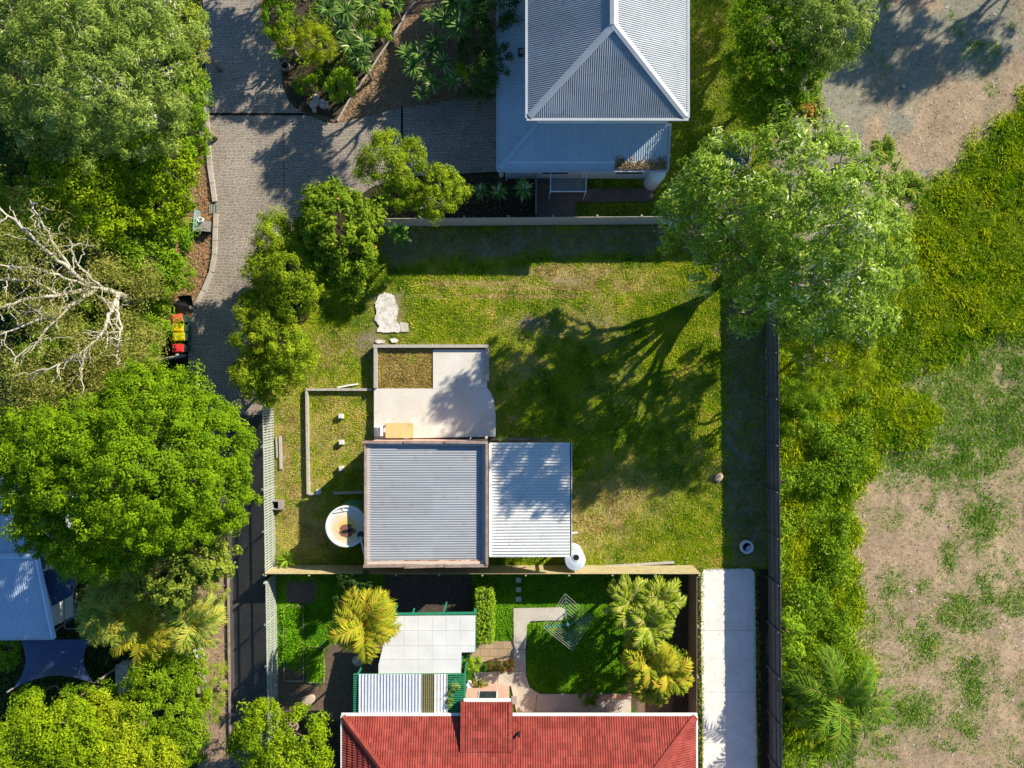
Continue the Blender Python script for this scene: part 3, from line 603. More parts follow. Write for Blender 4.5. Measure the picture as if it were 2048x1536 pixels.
for px in (1012, 1168):
    x, y, _ = P(px, 345, 2.2); b = MB(); b.tube([(x, 11.33, 0), (x, 11.33, 2.4), (x, ly0, 2.6)], .045); b.build('downpipe', 'white', ho)
b = MB(); x, y, _ = P(1044, 106, 2.95); b.box(x-.2, y-.22, 2.7, x+.2, y+.22, 3.05); v = b.build('roof_vent', 'black', ho)
b = MB(); b.lathe(x, y, [(.001, 3.07), (.12, 3.07), (.13, 3.13), (.09, 3.15), (.001, 3.14)], 16); b.build('vent_cap', 'greypanel', v)
# awning frame with slats by the south wall
aw = thing('slatted_awning', (*P(1137, 370, 1.6)[:2], 0), 'white framed awning with dark slats on the shaded house wall', 'awning')
x0, y0, _ = P(1101, 383, 1.7); x1, y1, _ = P(1172, 360, 1.7)
b = MB(); b.bar((x0, y0, 1.7), (x1, y0, 1.7), .04); b.bar((x0, y0, 1.7), (x0, 11.38, 1.9), .04); b.bar((x1, y0, 1.7), (x1, 11.38, 1.9), .04); b.bar((x0, y0, 1.7), (x0, y0, 0), .035); b.bar((x1, y0, 1.7), (x1, y0, 0), .035); b.build('frame', 'white', aw)
b = MB()
for k in range(8): b.bar((x0+.03, y0+.06+k*.085, 1.69+.012*k), (x1-.03, y0+.06+k*.085, 1.69+.012*k), .045, .012)
b.build('slats', 'greypanel', aw)
# leaf litter on the lower roof
def litter_on_roof():
    r = rng(3); n = 1500; x = r.uniform(5.35, lx1-.05, n); y = ly0+np.abs(r.normal(size=n))*.2*(.5+fbm(x, x*0, .5)); z = LZ+.03+(y-ly0)*(IZ-LZ)/(wy0-ly0)+r.random(n)*.05
    C = np.stack([x, y, z], 1); Nn = unit(r.normal(size=(n, 3))*.5+np.array((0, 0, 1))); V, F = leaf_quads(C, Nn, r.uniform(.08, .17, n), .4, r)
    tag(npmesh('leaf_litter', 'litter', V, F, tint=r.random(n)), 'drift of dry brown leaves in the gutter corner of the lower grey roof', 'leaf litter', kind='stuff')
litter_on_roof()
# water tank at house corner
def tank(name, px, py, rpx, h, lab, body, lid, hole=None):
    x, y = G(px, py); R = rpx/PPM; o = thing(name, (x, y, 0), lab, 'water tank')
    prof = [(R, 0)]
    for k in range(12): prof += [(R, h*k/12+.02), (R*.985, h*(k+.5)/12), (R, h*(k+1)/12-.01)]
    b = MB(); b.lathe(x, y, prof, 40); b.build('tank_body', body, o, True)
    b = MB(); b.lathe(x, y, [(R*1.01, h-.04), (R*1.01, h+.02), (R*.97, h+.03), (R*.5, h+.09), (.001, h+.12)], 40); b.build('lid', lid, o)
    if hole:
        hx, hy = x+hole[0], y+hole[1]; b = MB(); b.lathe(hx, hy, [(.001, h+.125), (hole[2], h+.125), (hole[2], h+.06), (.001, h+.06)], 20); b.build('inlet', 'void', o)
        b = MB(); b.lathe(hx, hy, [(hole[2]*1.2, h+.05), (hole[2]*1.2, h+.13), (hole[2]*1.02, h+.13), (hole[2]*1.02, h+.05)], 20); b.build('inlet_rim', body, o)
    return o
tank('water_tank', 1302, 366, 15, 1.9, 'small white water tank at the corner of the two storey house', 'white', 'white')

# ---------------------------------------------------------------- brick shed with its framed roof, and the carport
gs = thing('brick_shed', (-3, -6, 0), 'brick shed with grey corrugated roof set inside a weathered timber frame', 'shed')
TZ = 3.0
gx0, gy1, _ = P(730, 884, TZ); gx1, gy0, _ = P(974, 1132, TZ)
b = MB()
for q in ((gx0+.08, gy1-.22, gx1-.08, gy1-.06), (gx0+.08, gy0+.06, gx1-.08, gy0+.22), (gx0+.08, gy0+.22, gx0+.24, gy1-.22), (gx1-.24, gy0+.22, gx1-.08, gy1-.22)): b.box(q[0], q[1], -.1, q[2], q[3], TZ-.12)
b.build('brick_walls', 'brick', gs)
L3 = (gx1-gx0)/3
for k in range(3):
    xa = gx0-.08+k*L3; xb = xa+L3+.12
    b = MB(); b.bar((xa, gy1, TZ+.02), (xb, gy1-.03, TZ-.05), .13, .2); b.build('fascia_board', 'wood_brown', gs)
    b = MB(); b.bar((xa, gy0-.04*(k % 2), TZ-.02), (xb, gy0+.02, TZ-.05), .14, .2); b.build('fascia_board', 'wood_brown', gs)
b = MB(); b.bar((gx0, gy0+.07, TZ-.06), (gx0, gy1-.08, TZ-.06), .07, .22); b.build('fascia_board', 'wood_brown', gs)
b = MB(); b.bar((gx1, gy0+.08, TZ), (gx1, gy1-.08, TZ), .12, .22); b.build('fascia_board', 'wood_brown', gs)
RG = TZ-.18
b = MB(); sheet(b, [(gx0+.04, gy0+.26, RG+.06), (gx1-.22, gy0+.26, RG-.08), (gx1-.22, gy1-.12, RG-.08), (gx0+.04, gy1-.12, RG+.06)], (1, 0, 0), sine(.127, .017), .127); b.build('roof_sheet', 'roof_garage', gs, True)
b = MB(); b.box(gx1-.23, gy0+.08, RG-.25, gx1-.06, gy1-.08, RG-.2); b.build('box_gutter', 'black', gs)
b = MB(); b.quad((gx0+.04, gy0+.08, RG+.02), (gx1-.22, gy0+.08, RG-.04), (gx1-.22, gy0+.28, RG-.015), (gx0+.04, gy0+.28, RG+.10)); b.build('rusty_flashing', 'rustfleck', gs)
b = MB(); x, y, _ = P(972, 876, 3.1); b.lathe(x, y, [(.001, 3.15), (.07, 3.12), (.07, 2.4), (.001, 2.4)], 12); b.build('vent_pipe', 'wood_grey', gs)
x, y, _ = P(941, 872, 1.5); b = MB(); b.tube([(x, gy1+.08, .3), (x, gy1+.08, 1.8)], .02); b.build('conduit', 'white', gs)
cp = thing('carport', (1, -6, 0), 'open carport with ribbed cream metal roof beside the brick shed', 'carport')
CZ = 2.6; cx0, cy1, _ = P(976, 887, CZ); cx1, cy0, _ = P(1140, 1112, CZ)
cx0 += .09
b = MB(); sheet(b, [(cx0, cy0, CZ+.08), (cx1, cy0, CZ), (cx1, cy1, CZ), (cx0, cy1, CZ+.08)], (1, 0, 0), trap(.157, .05), .157, 16); b.build('roof_sheet', 'roof_cream', cp)
b = MB(); b.bar((cx1+.03, cy0-.03, CZ-.05), (cx1+.03, cy1+.03, CZ-.05), .05, .12); b.build('gutter', 'black', cp)
b = MB(); b.bar((cx1+.09, cy0-.03, CZ-.06), (cx1+.09, cy1+.03, CZ-.06), .03, .14); b.bar((cx0, cy1+.02, CZ+.01), (cx1, cy1+.02, CZ-.04), .04, .1); b.bar((cx0, cy0-.02, CZ+.01), (cx1, cy0-.02, CZ-.04), .04, .1); b.bar((cx0+.04, cy0, CZ+.13), (cx0+.04, cy1, CZ+.13), .14, .05); b.build('fascia', 'white', cp)
for px, py in ((1000, 1100), (1128, 1090), (1128, 900), (1000, 892)):
    x, y = G(px, py); x = min(x, cx1-.15); y = min(max(y, cy0+.15), cy1-.12); b = MB(); b.box(x-.05, y-.05, -.1, x+.05, y+.05, CZ-.04); b.build('post', 'white', cp)
b = MB(); x, y, _ = P(1142, 1066, 2.4); b.tube([(cx1+.05, y, 2.45), (x+.2, y+.02, 2.42), (x+.32, y-.02, 2.2)], .045); b.build('spout', 'white', cp)
slab('timber_step', [(978, 876), (1060, 876), (1060, 881), (978, 881)], -.05, .06, 'wood_brown', kind=None, label='low brown timber step along the top of the carport', cat='step')
# big stained tank
tx, ty, _ = P(693, 1052.5, 2.3); M['tank_lid'] = lidmat(tx+.05, ty-.1)
tk = thing('water_tank', (tx, ty, 0), 'large round water tank with stained pale lid and rusted hole beside the shed', 'water tank')
R = 41.5/PPM*(1-2.3/H)
prof = [(R*.97, -.05)]
for k in range(14): prof += [(R*.97, 2.2*k/14+.02), (R*.95, 2.2*(k+.5)/14)]
b = MB(); b.lathe(tx, ty, prof+[(R*.97, 2.2)], 48); b.build('tank_body', 'tank_green', tk, True)
b = MB(); b.lathe(tx, ty, [(R*.9, 2.2), (R, 2.2), (R, 2.36), (R*.93, 2.37), (R*.925, 2.3)], 64); b.build('rim', 'white', tk)
b = MB(); b.lathe(tx, ty, [(R*.93, 2.28), (R*.5, 2.30), (.001, 2.31)], 64); b.build('lid', M['tank_lid'], tk)
rr = random.Random(9); px_ = [(685, 1050), (695, 1048), (704, 1050), (702, 1054), (708, 1057), (713, 1061), (711, 1066), (705, 1068), (702, 1073), (695, 1075), (688, 1073), (681, 1069), (678, 1065), (681, 1061), (680, 1055)]
q2 = []
for a, c in zip(px_, px_[1:]+px_[:1]):
    for k in range(3): q2.append(P(a[0]+(c[0]-a[0])*k/3+rr.uniform(-.8, .8), a[1]+(c[1]-a[1])*k/3+rr.uniform(-.8, .8), 2.32)[:2])
b = MB(); b.prism(q2[::-1], 2.305, 2.32); b.build('rust_patch', 'rust', tk)
b = MB(); b.prism([P(a, c, 2.325)[:2] for a, c in [(682, 1065), (686, 1060), (694, 1059), (702, 1058), (704, 1061), (698, 1064), (692, 1067), (686, 1067)]][::-1], 2.31, 2.326); b.build('rusted_hole', 'void', tk)
b = MB(); b.bar(P(668, 1025, 2.33), P(710, 1018, 2.33), .05, .03); b.bar(P(686, 1023, 2.33), P(686, 1014, 2.33), .05, .03); b.build('lid_seam', 'white', tk)
x, y, _ = P(721, 1070, 2.4); b = MB(); b.lathe(x, y, [(.001, 2.42), (.17, 2.42), (.17, 2.3), (.001, 2.3)], 20); b.build('strainer', 'black', tk)
b = MB(); b.tube([(x, y-.05, 2.5), P(726, 1095, 2.7), P(729, 1110, 2.8)], .05); b.build('inlet_pipe', 'tank_grey', tk)
tank('water_tank', 1145, 1105, 19.5, 1.75, 'slim pale grey water tank with black inlet at the carport corner', 'tank_grey', 'tank_grey', hole=(.03, .17, .16))
# landing on posts
ld = thing('timber_landing', (*P(800, 862, .9)[:2], 0), 'small cream topped landing with white rails standing on the slab at the shed wall', 'landing')
x0, y1, _ = P(771, 846, .85); x1, y0, _ = P(827, 876, .85)
b = MB(); b.box(x0, y0, .78, x1, y1, .85); b.build('deck', 'cream', ld)
for x, y in ((x0+.05, y0+.05), (x0+.05, y1-.05), (x1-.05, y0+.05), (x1-.05, y1-.05)):
    b = MB(); b.box(x-.04, y-.04, ZS, x+.04, y+.04, .78); b.build('post', 'white', ld)
b = MB()
for k in range(3): b.bar((x0-.22-.2*k, y0+.1, .72-.15*k), (x0-.22-.2*k, y1-.12, .72-.15*k), .16, .03)
b.build('steps', 'white', ld)

# ---------------------------------------------------------------- south house: red tile roof
rh = thing('red_roofed_house', (0, -20, 0), 'brick house with red tiled hip roof and white gutters at the bottom edge', 'house')
EZ = 2.75; hx0, hy, _ = P(686, 1432, EZ); hx1 = P(1391, 1432, EZ)[0]; SLP = math.tan(math.radians(23)); D = 4.6
tp = .127
def zat(y): return EZ+(hy-y)*SLP
r0 = (hx0+D, hy-D, EZ+D*SLP); r1 = (hx1-D, hy-D, EZ+D*SLP)
gxa, gxb, gyn = P(926, 1400, 2.8)[0], P(1020, 1400, 2.8)[0], P(926, 1400, 2.8)[1]
b = MB(); sheet(b, [(hx0, hy, EZ), (hx1, hy, EZ), r1, r0], (0, -1, 0), tile(tp, .33), tp, 8, .33); b.build('roof_north', 'tile', rh)
b = MB(); sheet(b, [(hx0, hy, EZ), r0, (hx0, hy-2*D, EZ)], (1, 0, 0), tile(tp, .33), tp, 8, .33); b.build('roof_west', 'tile', rh)
b = MB(); sheet(b, [(hx1, hy, EZ), (hx1, hy-2*D, EZ), r1], (-1, 0, 0), tile(tp, .33), tp, 8, .33); b.build('roof_east', 'tile', rh)
b = MB(); sheet(b, [(hx0, hy-2*D, EZ), (hx1, hy-2*D, EZ), r1, r0], (0, 1, 0), tile(tp, .33), tp, 8, .33); b.build('roof_south', 'tile', rh)
lowz = 2.98; ymeet = hy-1.5
b = MB(); sheet(b, [(gxa, gyn, lowz), (gxb, gyn, lowz), (gxb, ymeet, zat(ymeet)+.02), (gxa, ymeet, zat(ymeet)+.02)], (0, -1, 0), tile(tp, .33), tp, 8, .33, lift=.03); b.build('wing_roof', 'tile', rh)
b = MB(); b.box(gxa-.08, ymeet-.2, 2.7, gxa, gyn, 3.1); b.quad((gxa-.10, gyn, lowz+.12), (gxa+.07, gyn, lowz+.12), (gxa+.07, ymeet, zat(ymeet)+.1), (gxa-.10, ymeet, zat(ymeet)+.1)); b.quad((gxb-.07, gyn, lowz+.12), (gxb+.13, gyn, lowz+.12), (gxb+.13, ymeet, zat(ymeet)+.1), (gxb-.07, ymeet, zat(ymeet)+.1)); b.build('wing_barge', 'tile', rh)
b = MB()
for s_ in ((hx0, r0), (hx1, r1)):
    ridge(b, (s_[0], hy, EZ+.07), (s_[1][0], s_[1][1], s_[1][2]+.07), .34, .07); ridge(b, (s_[0], hy-2*D, EZ+.07), (s_[1][0], s_[1][1], s_[1][2]+.07), .34, .07)
ridge(b, (r0[0], r0[1], r0[2]+.07), (r1[0], r1[1], r1[2]+.07), .34, .07); b.build('ridge_tiles', 'tile', rh)
b = MB(); b.bar((hx0-.08, hy+.07, EZ-.03), (gxa-.12, hy+.07, EZ-.03), .12, .12); b.bar((gxb+.14, hy+.07, EZ-.03), (hx1+.1, hy+.07, EZ-.03), .12, .12); b.bar((gxa+.05, gyn+.07, lowz-.03), (gxb+.05, gyn+.07, lowz-.03), .12, .12); b.bar((hx0-.07, hy, EZ-.03), (hx0-.07, hy-2*D, EZ-.03), .1, .12); b.bar((hx1+.07, hy, EZ-.03), (hx1+.07, hy-2*D, EZ-.03), .1, .12); b.build('gutter', 'white', rh)
b = MB(); b.box(hx0+.45, hy-2*D+.45, -.1, hx1-.45, hy-1.25, EZ-.02); b.box(gxa+.05, hy-1.25, -.1, gxb-.05, gyn-.30, lowz-.08); b.build('brick_wall', 'brick', rh)
b = MB(); wy = gyn-.30; b.box(gxa+.75, wy, 1.1, gxa+1.75, wy+.04, 2.3); w = b.build('window', 'white', rh); b = MB(); b.box(gxa+.8, wy+.04, 1.15, gxa+1.7, wy+.055, 2.25); b.build('pane', 'glass', w)
b = MB(); x, y, z = P(1038, 1476, 3.7); b.tube([(x, y, zat(y)-.1), (x, y, zat(y)+.5)], .06, 8); b.build('vent_pipe', 'black', rh)
# patio roofs
pt = thing('patio_cover', (*P(850, 1290, 2.5)[:2], 0), 'off white sheet covered patio roof on green frame beside the golden palm', 'patio cover')
PZ = 2.5
outline = [(781, 1232), (951, 1231), (950, 1304), (923, 1305), (922, 1346), (757, 1347), (757, 1330)]
def roofpoly(mb, pts, z0, z1): mb.prism([P(a, c, z1)[:2] for a, c in pts][::-1], z0, z1)
b = MB(); roofpoly(b, outline, PZ-.03, PZ); b.build('cover_sheet', 'patio', pt)
b = MB()
for yy in (1260, 1290, 1318): b.bar(P(770 if yy < 1300 else 762, yy, PZ+.01), P(950 if yy < 1300 else 922, yy, PZ+.01), .03, .004)
for xx in (809, 838, 866, 893, 922): b.bar(P(xx, 1234, PZ+.008), P(xx, 1345 if xx < 920 else 1303, PZ+.002), .014, .004)
b.build('sheet_seams', 'patio', pt)
b = MB(); b.bar(P(778, 1228, PZ-.03), P(953, 1226, PZ-.03), .11, .1); b.bar(P(951.5, 1230, PZ-.06), P(950.5, 1305, PZ-.06), .05, .1); b.bar(P(758, 1350, PZ-.08), P(923, 1348, PZ-.08), .06, .08); b.build('beam', 'green_paint', pt)
for (a, c), (d, e) in (((826, 1226), (828, 1219)), ((887, 1226), (892, 1209)), ((951, 1228), (951, 1220))):
    x, y, z = P(a, c, PZ-.1); b = MB(); b.bar((x, y, PZ-.1), (x+(d-a)/PPM*1.2, y+(c-e)/PPM*1.2, PZ-.12), .08); b.build('bracket', 'green_paint', pt)
for a, c in ((785, 1230), (948, 1230), (920, 1340), (765, 1340)):
    x, y, z = P(a, c, PZ); b = MB(); b.box(x-.04, y-.04, -.1, x+.04, y+.04, PZ-.09); b.build('post', 'green_paint', pt)
pg = thing('pergola', (*P(810, 1390, 2.55)[:2], 0), 'green slatted pergola partly roofed with ribbed grey metal against the red roofed house', 'pergola')
QZ = 2.62; x0, y1, _ = P(718, 1348, QZ); x1, y0, _ = P(895, 1427, QZ); xs_, xe_ = P(843, 0, QZ)[0], P(869, 0, QZ)[0]
b = MB(); sheet(b, [(x0, y0, QZ+.06), (xs_, y0, QZ+.06), (xs_, y1, QZ), (x0, y1, QZ)], (0, 1, 0), trap(.163, .04), .163, 12); b.build('roof_sheet', 'roof_alum', pg)
b = MB(); sheet(b, [(xs_+.01, y0, QZ+.06), (xe_-.01, y0, QZ+.06), (xe_-.01, y1, QZ), (xs_+.01, y1, QZ)], (0, 1, 0), sine(.1, .02), .1); b.build('skylight_strip', 'polycarb', pg)
b = MB(); sheet(b, [(xe_, y0, QZ+.06), (x1, y0, QZ+.06), (x1, y1, QZ), (xe_, y1, QZ)], (0, 1, 0), trap(.163, .04), .163, 12); b.build('roof_sheet', 'roof_cream', pg)
for k in range(18):
    yy = y0+.08+(y1-y0-.12)*k/17; b = MB(); xr = P(930, 0, QZ-.06)[0]; b.bar((x0-.3, yy, QZ-.07), (xr, yy, QZ-.07), .045, .09); b.build('slat', 'green_paint', pg)
b = MB(); b.bar((x0-.1, y0, QZ-.17), (x0-.1, y1, QZ-.17), .06, .12); b.bar((x1+.9, y0, QZ-.17), (x1+.9, y1+.1, QZ-.17), .06, .12); b.build('beam', 'green_paint', pg)
for x, y in ((x0-.1, y1-.1), (x1+.9, y1), (x0-.1, y0+.1)): b = MB(); b.box(x-.04, y-.04, -.1, x+.04, y+.04, QZ-.23); b.build('post', 'green_paint', pg)

# ---------------------------------------------------------------- left neighbour's roof and shade sail
nh = thing('blue_roofed_house', (-28, -9, 0), 'neighbour house with blue grey corrugated roof under the round green tree', 'house')
A = lambda a, c, z: P(a, c, z)
b = MB(); sheet(b, [A(-90, 1115, 3.7), A(73, 1112, 3.7), A(107, 1276, 2.8), A(-90, 1280, 2.8)], (0, 1, 0), sine(.115, .02), .115); b.build('roof_south', 'roof_blue', nh, True)
b = MB(); sheet(b, [A(-90, 1112, 3.72), A(73, 1110, 3.72), A(60, 950, 2.9), A(-90, 950, 2.9)], (0, 1, 0), sine(.115, .02), .115); b.build('roof_north', 'roof_blue', nh, True)
b = MB(); ridge(b, A(73, 1111, 3.78), A(107, 1276, 2.9), .3); ridge(b, A(-90, 1113, 3.76), A(73, 1111, 3.78), .3); b.build('ridge_capping', 'roof_blue', nh)
b = MB(); b.bar(A(-90, 1279, 2.75), A(109, 1277, 2.75), .1, .12); b.build('gutter', 'roof_trim', nh)
b = MB(); sheet(b, [A(76, 1110, 2.9), A(150, 1150, 2.6), A(145, 1190, 2.6), A(106, 1212, 2.65)], (.3, 1, 0), sine(.115, .015), .115); b.build('side_roof', 'sail', nh, True)
x0, y0, _ = A(-90, 1262, 2.7); x1, y1, _ = A(90, 1000, 2.7); b = MB(); b.box(x0, y0, -.1, x1, y1, 2.7); b.build('wall', 'wall_white', nh)
b = MB(); b.bar(A(106, 1265, 1.9), A(158, 1225, 1.9), .06); b.bar(A(128, 1195, 1.9), A(129, 1255, 1.9), .05); b.bar(A(158, 1258, 1.9), A(130, 1257, 1.9), .05); b.bar(A(150, 1212, 1.9), A(150, 1240, 1.9), .05); b.build('side_frame', 'greypanel', nh)
ss = thing('shade_sail', (*P(110, 1310, 2.4)[:2], 0), 'dark navy shade sail stretched below the blue grey roof', 'shade sail')
cs = [P(40, 1276, 2.6), P(180, 1278, 2.6), P(188, 1366, 2.3), P(28, 1376, 2.3)]
def sail():
    n = 14; V = []; F = []
    for i in range(n+1):
        for j in range(n+1):
            u, v = i/n, j/n; s = 1
            uu = u+(.5-u)*.22*math.sin(math.pi*v); vv = v+(.5-v)*.42*math.sin(math.pi*u)*(1 if v > .5 else .1)
            p = [sum(w*c[k] for w, c in zip(((1-uu)*(1-vv), uu*(1-vv), uu*vv, (1-uu)*vv), cs)) for k in range(3)]; p[2] += .25*math.sin(math.pi*u)*math.sin(math.pi*v); V.append(p)
    for i in range(n):
        for j in range(n): a = i*(n+1)+j; F.append((a, a+n+1, a+n+2, a+1))
    npmesh('sail_cloth', 'sail', np.array(V), np.array(F), ss, smooth=True)
sail()
for p, q in ((cs[3], (-.5, -.3)), (cs[2], (.9, .55))):
    b = MB(); e = (p[0]+q[0]*.5, p[1]+q[1]*.5); b.tube([(e[0], e[1], -.1), (e[0], e[1], 2.45)], .05, 8); b.bar(p, (e[0], e[1], 2.4), .03); b.build('pole', 'greypanel', ss)

# ---------------------------------------------------------------- fences
def fence(name, label, a, c, h, m, pw=.1, gap=.01, jit=.004, side=1, post=2.4, lean=.0, seed=1, railm=None, z0=-.05):
    a = Vector((*G(*a), 0)); c = Vector((*G(*c), 0)); L = (c-a).length; u = (c-a)/L; n = Vector((-u.y, u.x, 0))*side; r = random.Random(seed)
    o = thing(name, tuple((a+c)/2), label, 'fence'); b = MB(); d = 0
    rz = math.atan2(u.y, u.x)
    while d < L:
        w = pw*(1+r.uniform(-.04, .04)); p = a+u*(d+w/2)+n*r.uniform(-.003, .003); b.obox((p.x, p.y, z0+h/2+r.uniform(-jit, jit)*3), (w, .016, h), rz=rz+r.uniform(-.01, .01)); d += w+max(.001, gap+r.uniform(-jit, jit))
    b.build('palings', m, o)
    for zz in (.3, h*.55, h-.25):
        b = MB(); q = n*.035; b.bar(a+q+Vector((0, 0, zz)), c+q+Vector((0, 0, zz)), .045, .07); b.build('rail', railm or m, o)
    k = max(1, round(L/post))
    for i in range(k+1):
        p = a+u*(L*i/k)+n*.09; b = MB(); b.obox((p.x, p.y, h/2-.1), (.09, .09, h), rz=rz); b.build('post', railm or m, o)
    return o
fence('paling_fence', 'long dark timber paling fence between the lot and the green paddock', (1531, 440), (1541, 1600), 1.85, 'fence_dark', .1, .0035, .006, side=-1, seed=3)
fence('paling_fence', 'pale grey green gapped paling fence above the slatted driveway shadow', (546, 806), (551, 1134), 1.75, 'fence_green', .095, .05, .006, side=-1, seed=4)
fence('paling_fence', 'grey green gapped paling fence beside the shaded lawn and vegetable beds', (552, 1150), (557, 1470), 1.75, 'fence_green', .095, .05, .006, side=-1, seed=5)
fence('paling_fence', 'new yellow pine paling fence running below shed and carport', (552, 1131), (1383, 1131), 1.8, 'wood_new', .12, .002, .002, side=-1, seed=6, railm='wood_new')
fence('paling_fence', 'weathered paling fence along the top of the vacant lot', (762, 452), (1528, 446), 1.8, 'wood_grey', .1, .002, .002, side=1, seed=7)
fence('paling_fence', 'short side fence between the white driveway and the palms', (1378, 1138), (1378, 1428), 1.75, 'wood_brown', .1, .002, .002, side=1, seed=8)
fence('paling_fence', 'small fence panel below the wheelie bins', (318, 722), (372, 714), 1.2, 'wood_grey', .08, .05, .01, seed=9)
fence('picket_fence', 'gapped timber fence at the top edge casting striped shade on the bark bed', (815, -25), (960, -42), 1.6, 'wood_brown', .07, .05, .01, seed=10)

# garden edging, bed borders
def edging(name, label, pts, w, h, m, cat='edging', z0=-.05):
    b = MB()
    for p, q in zip(pts, pts[1:]): b.bar((*G(*p), z0+h/2), (*G(*q), z0+h/2), w, h)
    return tag(b.build(name, m), label, cat)
edging('garden_edging', 'thin grey timber edging running diagonally down the bark garden', [(842, -10), (812, 28), (790, 68), (762, 108), (735, 150), (702, 195), (675, 242)], .07, .14, 'wood_grey')
edging('timber_plank', 'long loose pale plank on the grass beside the new pine fence', [(1202, 1133), (1348, 1124)], .13, .09, 'wood_grey', 'plank', z0=0)
edging('timber_plank', 'pale broken stick lying on the grass above the sleeper edging', [(676, 775), (695, 771), (716, 768)], .08, .07, 'white', 'stick', z0=0)
edging('timber_plank', 'narrow weathered plank lying beside the grey green fence, left of the pair', [(553, 875), (555, 915)], .07, .08, 'wood_grey', 'plank', z0=0)
edging('timber_plank', 'wide split grey plank lying beside the grey green fence, right of the pair', [(561, 872), (563, 938)], .16, .08, 'wood_grey', 'plank', z0=0)
edging('timber_border', 'dark timber border along the left of the striped driveway', [(457, 1120), (459, 1300), (462, 1500)], .1, .18, 'wood_brown', 'edging')
for k, (x0, y0, x1, y1, lab) in enumerate(((568, 1212, 607, 1362, 'grassy garden bed with low timber border next to the grey green fence'), (617, 1294, 648, 1364, 'small framed grassy bed right of the fence side garden bed'))):
    edging('garden_bed_border', lab, [(x0, y0), (x1, y0), (x1, y1), (x0, y1), (x0, y0)], .05, .12, 'wood_brown', 'garden bed')
    scatter_blades('bed_plants', 'dense bright grass like crop filling the %s garden bed' % ('fence side' if k == 0 else 'smaller right hand'), 'lush', (x0+1, y0+1, x1-1, y0+(y1-y0)*(.95 if k else .75)), 700, lambda x, y: .95+0*x, .20, .045, .7, 20+k, z0=0, cat='plants')
PG = 'square stepping pads in the dark lawn'
for k, yy in enumerate((1160, 1179, 1198)):
    b = MB(); x, y = G(1037, yy); b.obox((x, y, 0), (.29, .27, .06), rz=.05*(k-1)); tag(b.build('stepping_stone', 'path_conc'), ('square stepping pad nearest the pine fence', 'middle square stepping pad of three in the shaded lawn', 'square stepping pad nearest the concrete path')[k], 'stepping stone', PG)
b = MB(); x, y = G(1028, 1400); b.box(x-.14, y-.22, -.02, x+.14, y+.22, .05); tag(b.build('drain_cover', 'greypanel'), 'dark grey rectangular cover on the path beside the brick wing', 'cover')
edging('brick_edging', 'red brick edging along the path above the red roofed house', [(1180, 1393), (1262, 1391)], .2, .15, 'brick')
# retaining blocks at left
rw = thing('block_wall', (*G(400, 1320), 0), 'pale grey block retaining wall between the shrubs and the bare soil strip', 'wall')
for k, (a, c) in enumerate((((398, 1262), (400, 1300)), ((402, 1300), (405, 1340)), ((405, 1342), (408, 1380)))):
    b = MB(); b.bar((*G(*a), .2), (*G(*c), .2), .32, .5); b.build('wall_block', 'stone', rw)
b = MB(); x, y = G(262, 1345); b.box(x-.3, y-.75, 0, x+.3, y+.75, .9); b.box(x-.34, y-.79, .9, x+.34, y+.79, .96); tag(b.build('stone_pillar', 'stone'), 'tan stone topped block between the palms and the orange flecked shrub', 'pillar')

# ---------------------------------------------------------------- small objects
BG = 'wheelie bins lined up beside the dark driveway'
def bin_(px, py, lid, lab, rz):
    x, y, _ = P(px, py, 1.05); o = thing('wheelie_bin', (x, y, 0), lab, 'bin', BG)
    b = MB(); w, d = .27, .29
    lo = [(x-.2, y-.17), (x+.22, y-.17), (x+.22, y+.17), (x-.2, y+.17)]; hi = [(x-w, y-.205), (x+d, y-.205), (x+d, y+.205), (x-w, y+.205)]
    n = [(q[0], q[1], .05) for q in lo]; t = [(q[0], q[1], 1.0) for q in hi]; b.quad(*n[::-1]); b.quad(*t)
    for k in range(4): b.quad(n[k], n[(k+1) % 4], t[(k+1) % 4], t[k])
    b.box(x-w-.03, y-.215, .93, x+d+.03, y+.215, 1.0); b.build('bin_body', 'bin_green', o)
    b = MB(); import bmesh
    b.obox((x, y, 1.03), (.60, .43, .05), rz=rz); b.obox((x, y, 1.065), (.46, .34, .03), rz=rz); b.obox((x+.0, y, 1.085), (.20, .15, .02), rz=rz)
    L = b.build('lid', lid, o); bv = L.modifiers.new('bevel', 'BEVEL'); bv.width = .02; bv.segments = 2
    b = MB(); b.bar((x-.33, y-.2, .98), (x-.33, y+.2, .98), .03); b.build('handle', 'black', o)
    for s in (-1, 1):
        b = MB(); b.tube([(x-.24, y+s*.2, .1), (x-.24, y+s*.26, .1)], .1, 14); b.build('wheel', 'black', o)
bin_(354, 636, 'bin_orange', 'wheelie bin with faded orange red lid half covered by leaves, top of the row', .15)
bin_(356, 655, 'bin_yellow', 'yellow lidded wheelie bin directly below the faded orange lidded one', -.05)
bin_(358, 673, 'bin_yellow', 'yellow lidded wheelie bin directly above the bright red lidded one', .06)
bin_(356, 696, 'bin_red', 'wheelie bin with bright red lid, bottom of the row', 0)
# open black crate by the fence
x, y = G(557, 1008); o = thing('open_crate', (x, y, 0), 'open black plastic crate on the grass at the grey green fence', 'crate')
b = MB()
for q in ((x-.32, y-.24, x+.32, y-.2), (x-.32, y+.2, x+.32, y+.24), (x-.32, y-.2, x-.28, y+.2), (x+.12, y-.2, x+.32, y+.2)): b.box(q[0], q[1], -.05, q[2], q[3], .42)
b.build('crate_sides', 'greypanel', o); b = MB(); b.box(x-.28, y-.2, -.04, x+.12, y+.2, 0); b.build('crate_base', 'void', o)
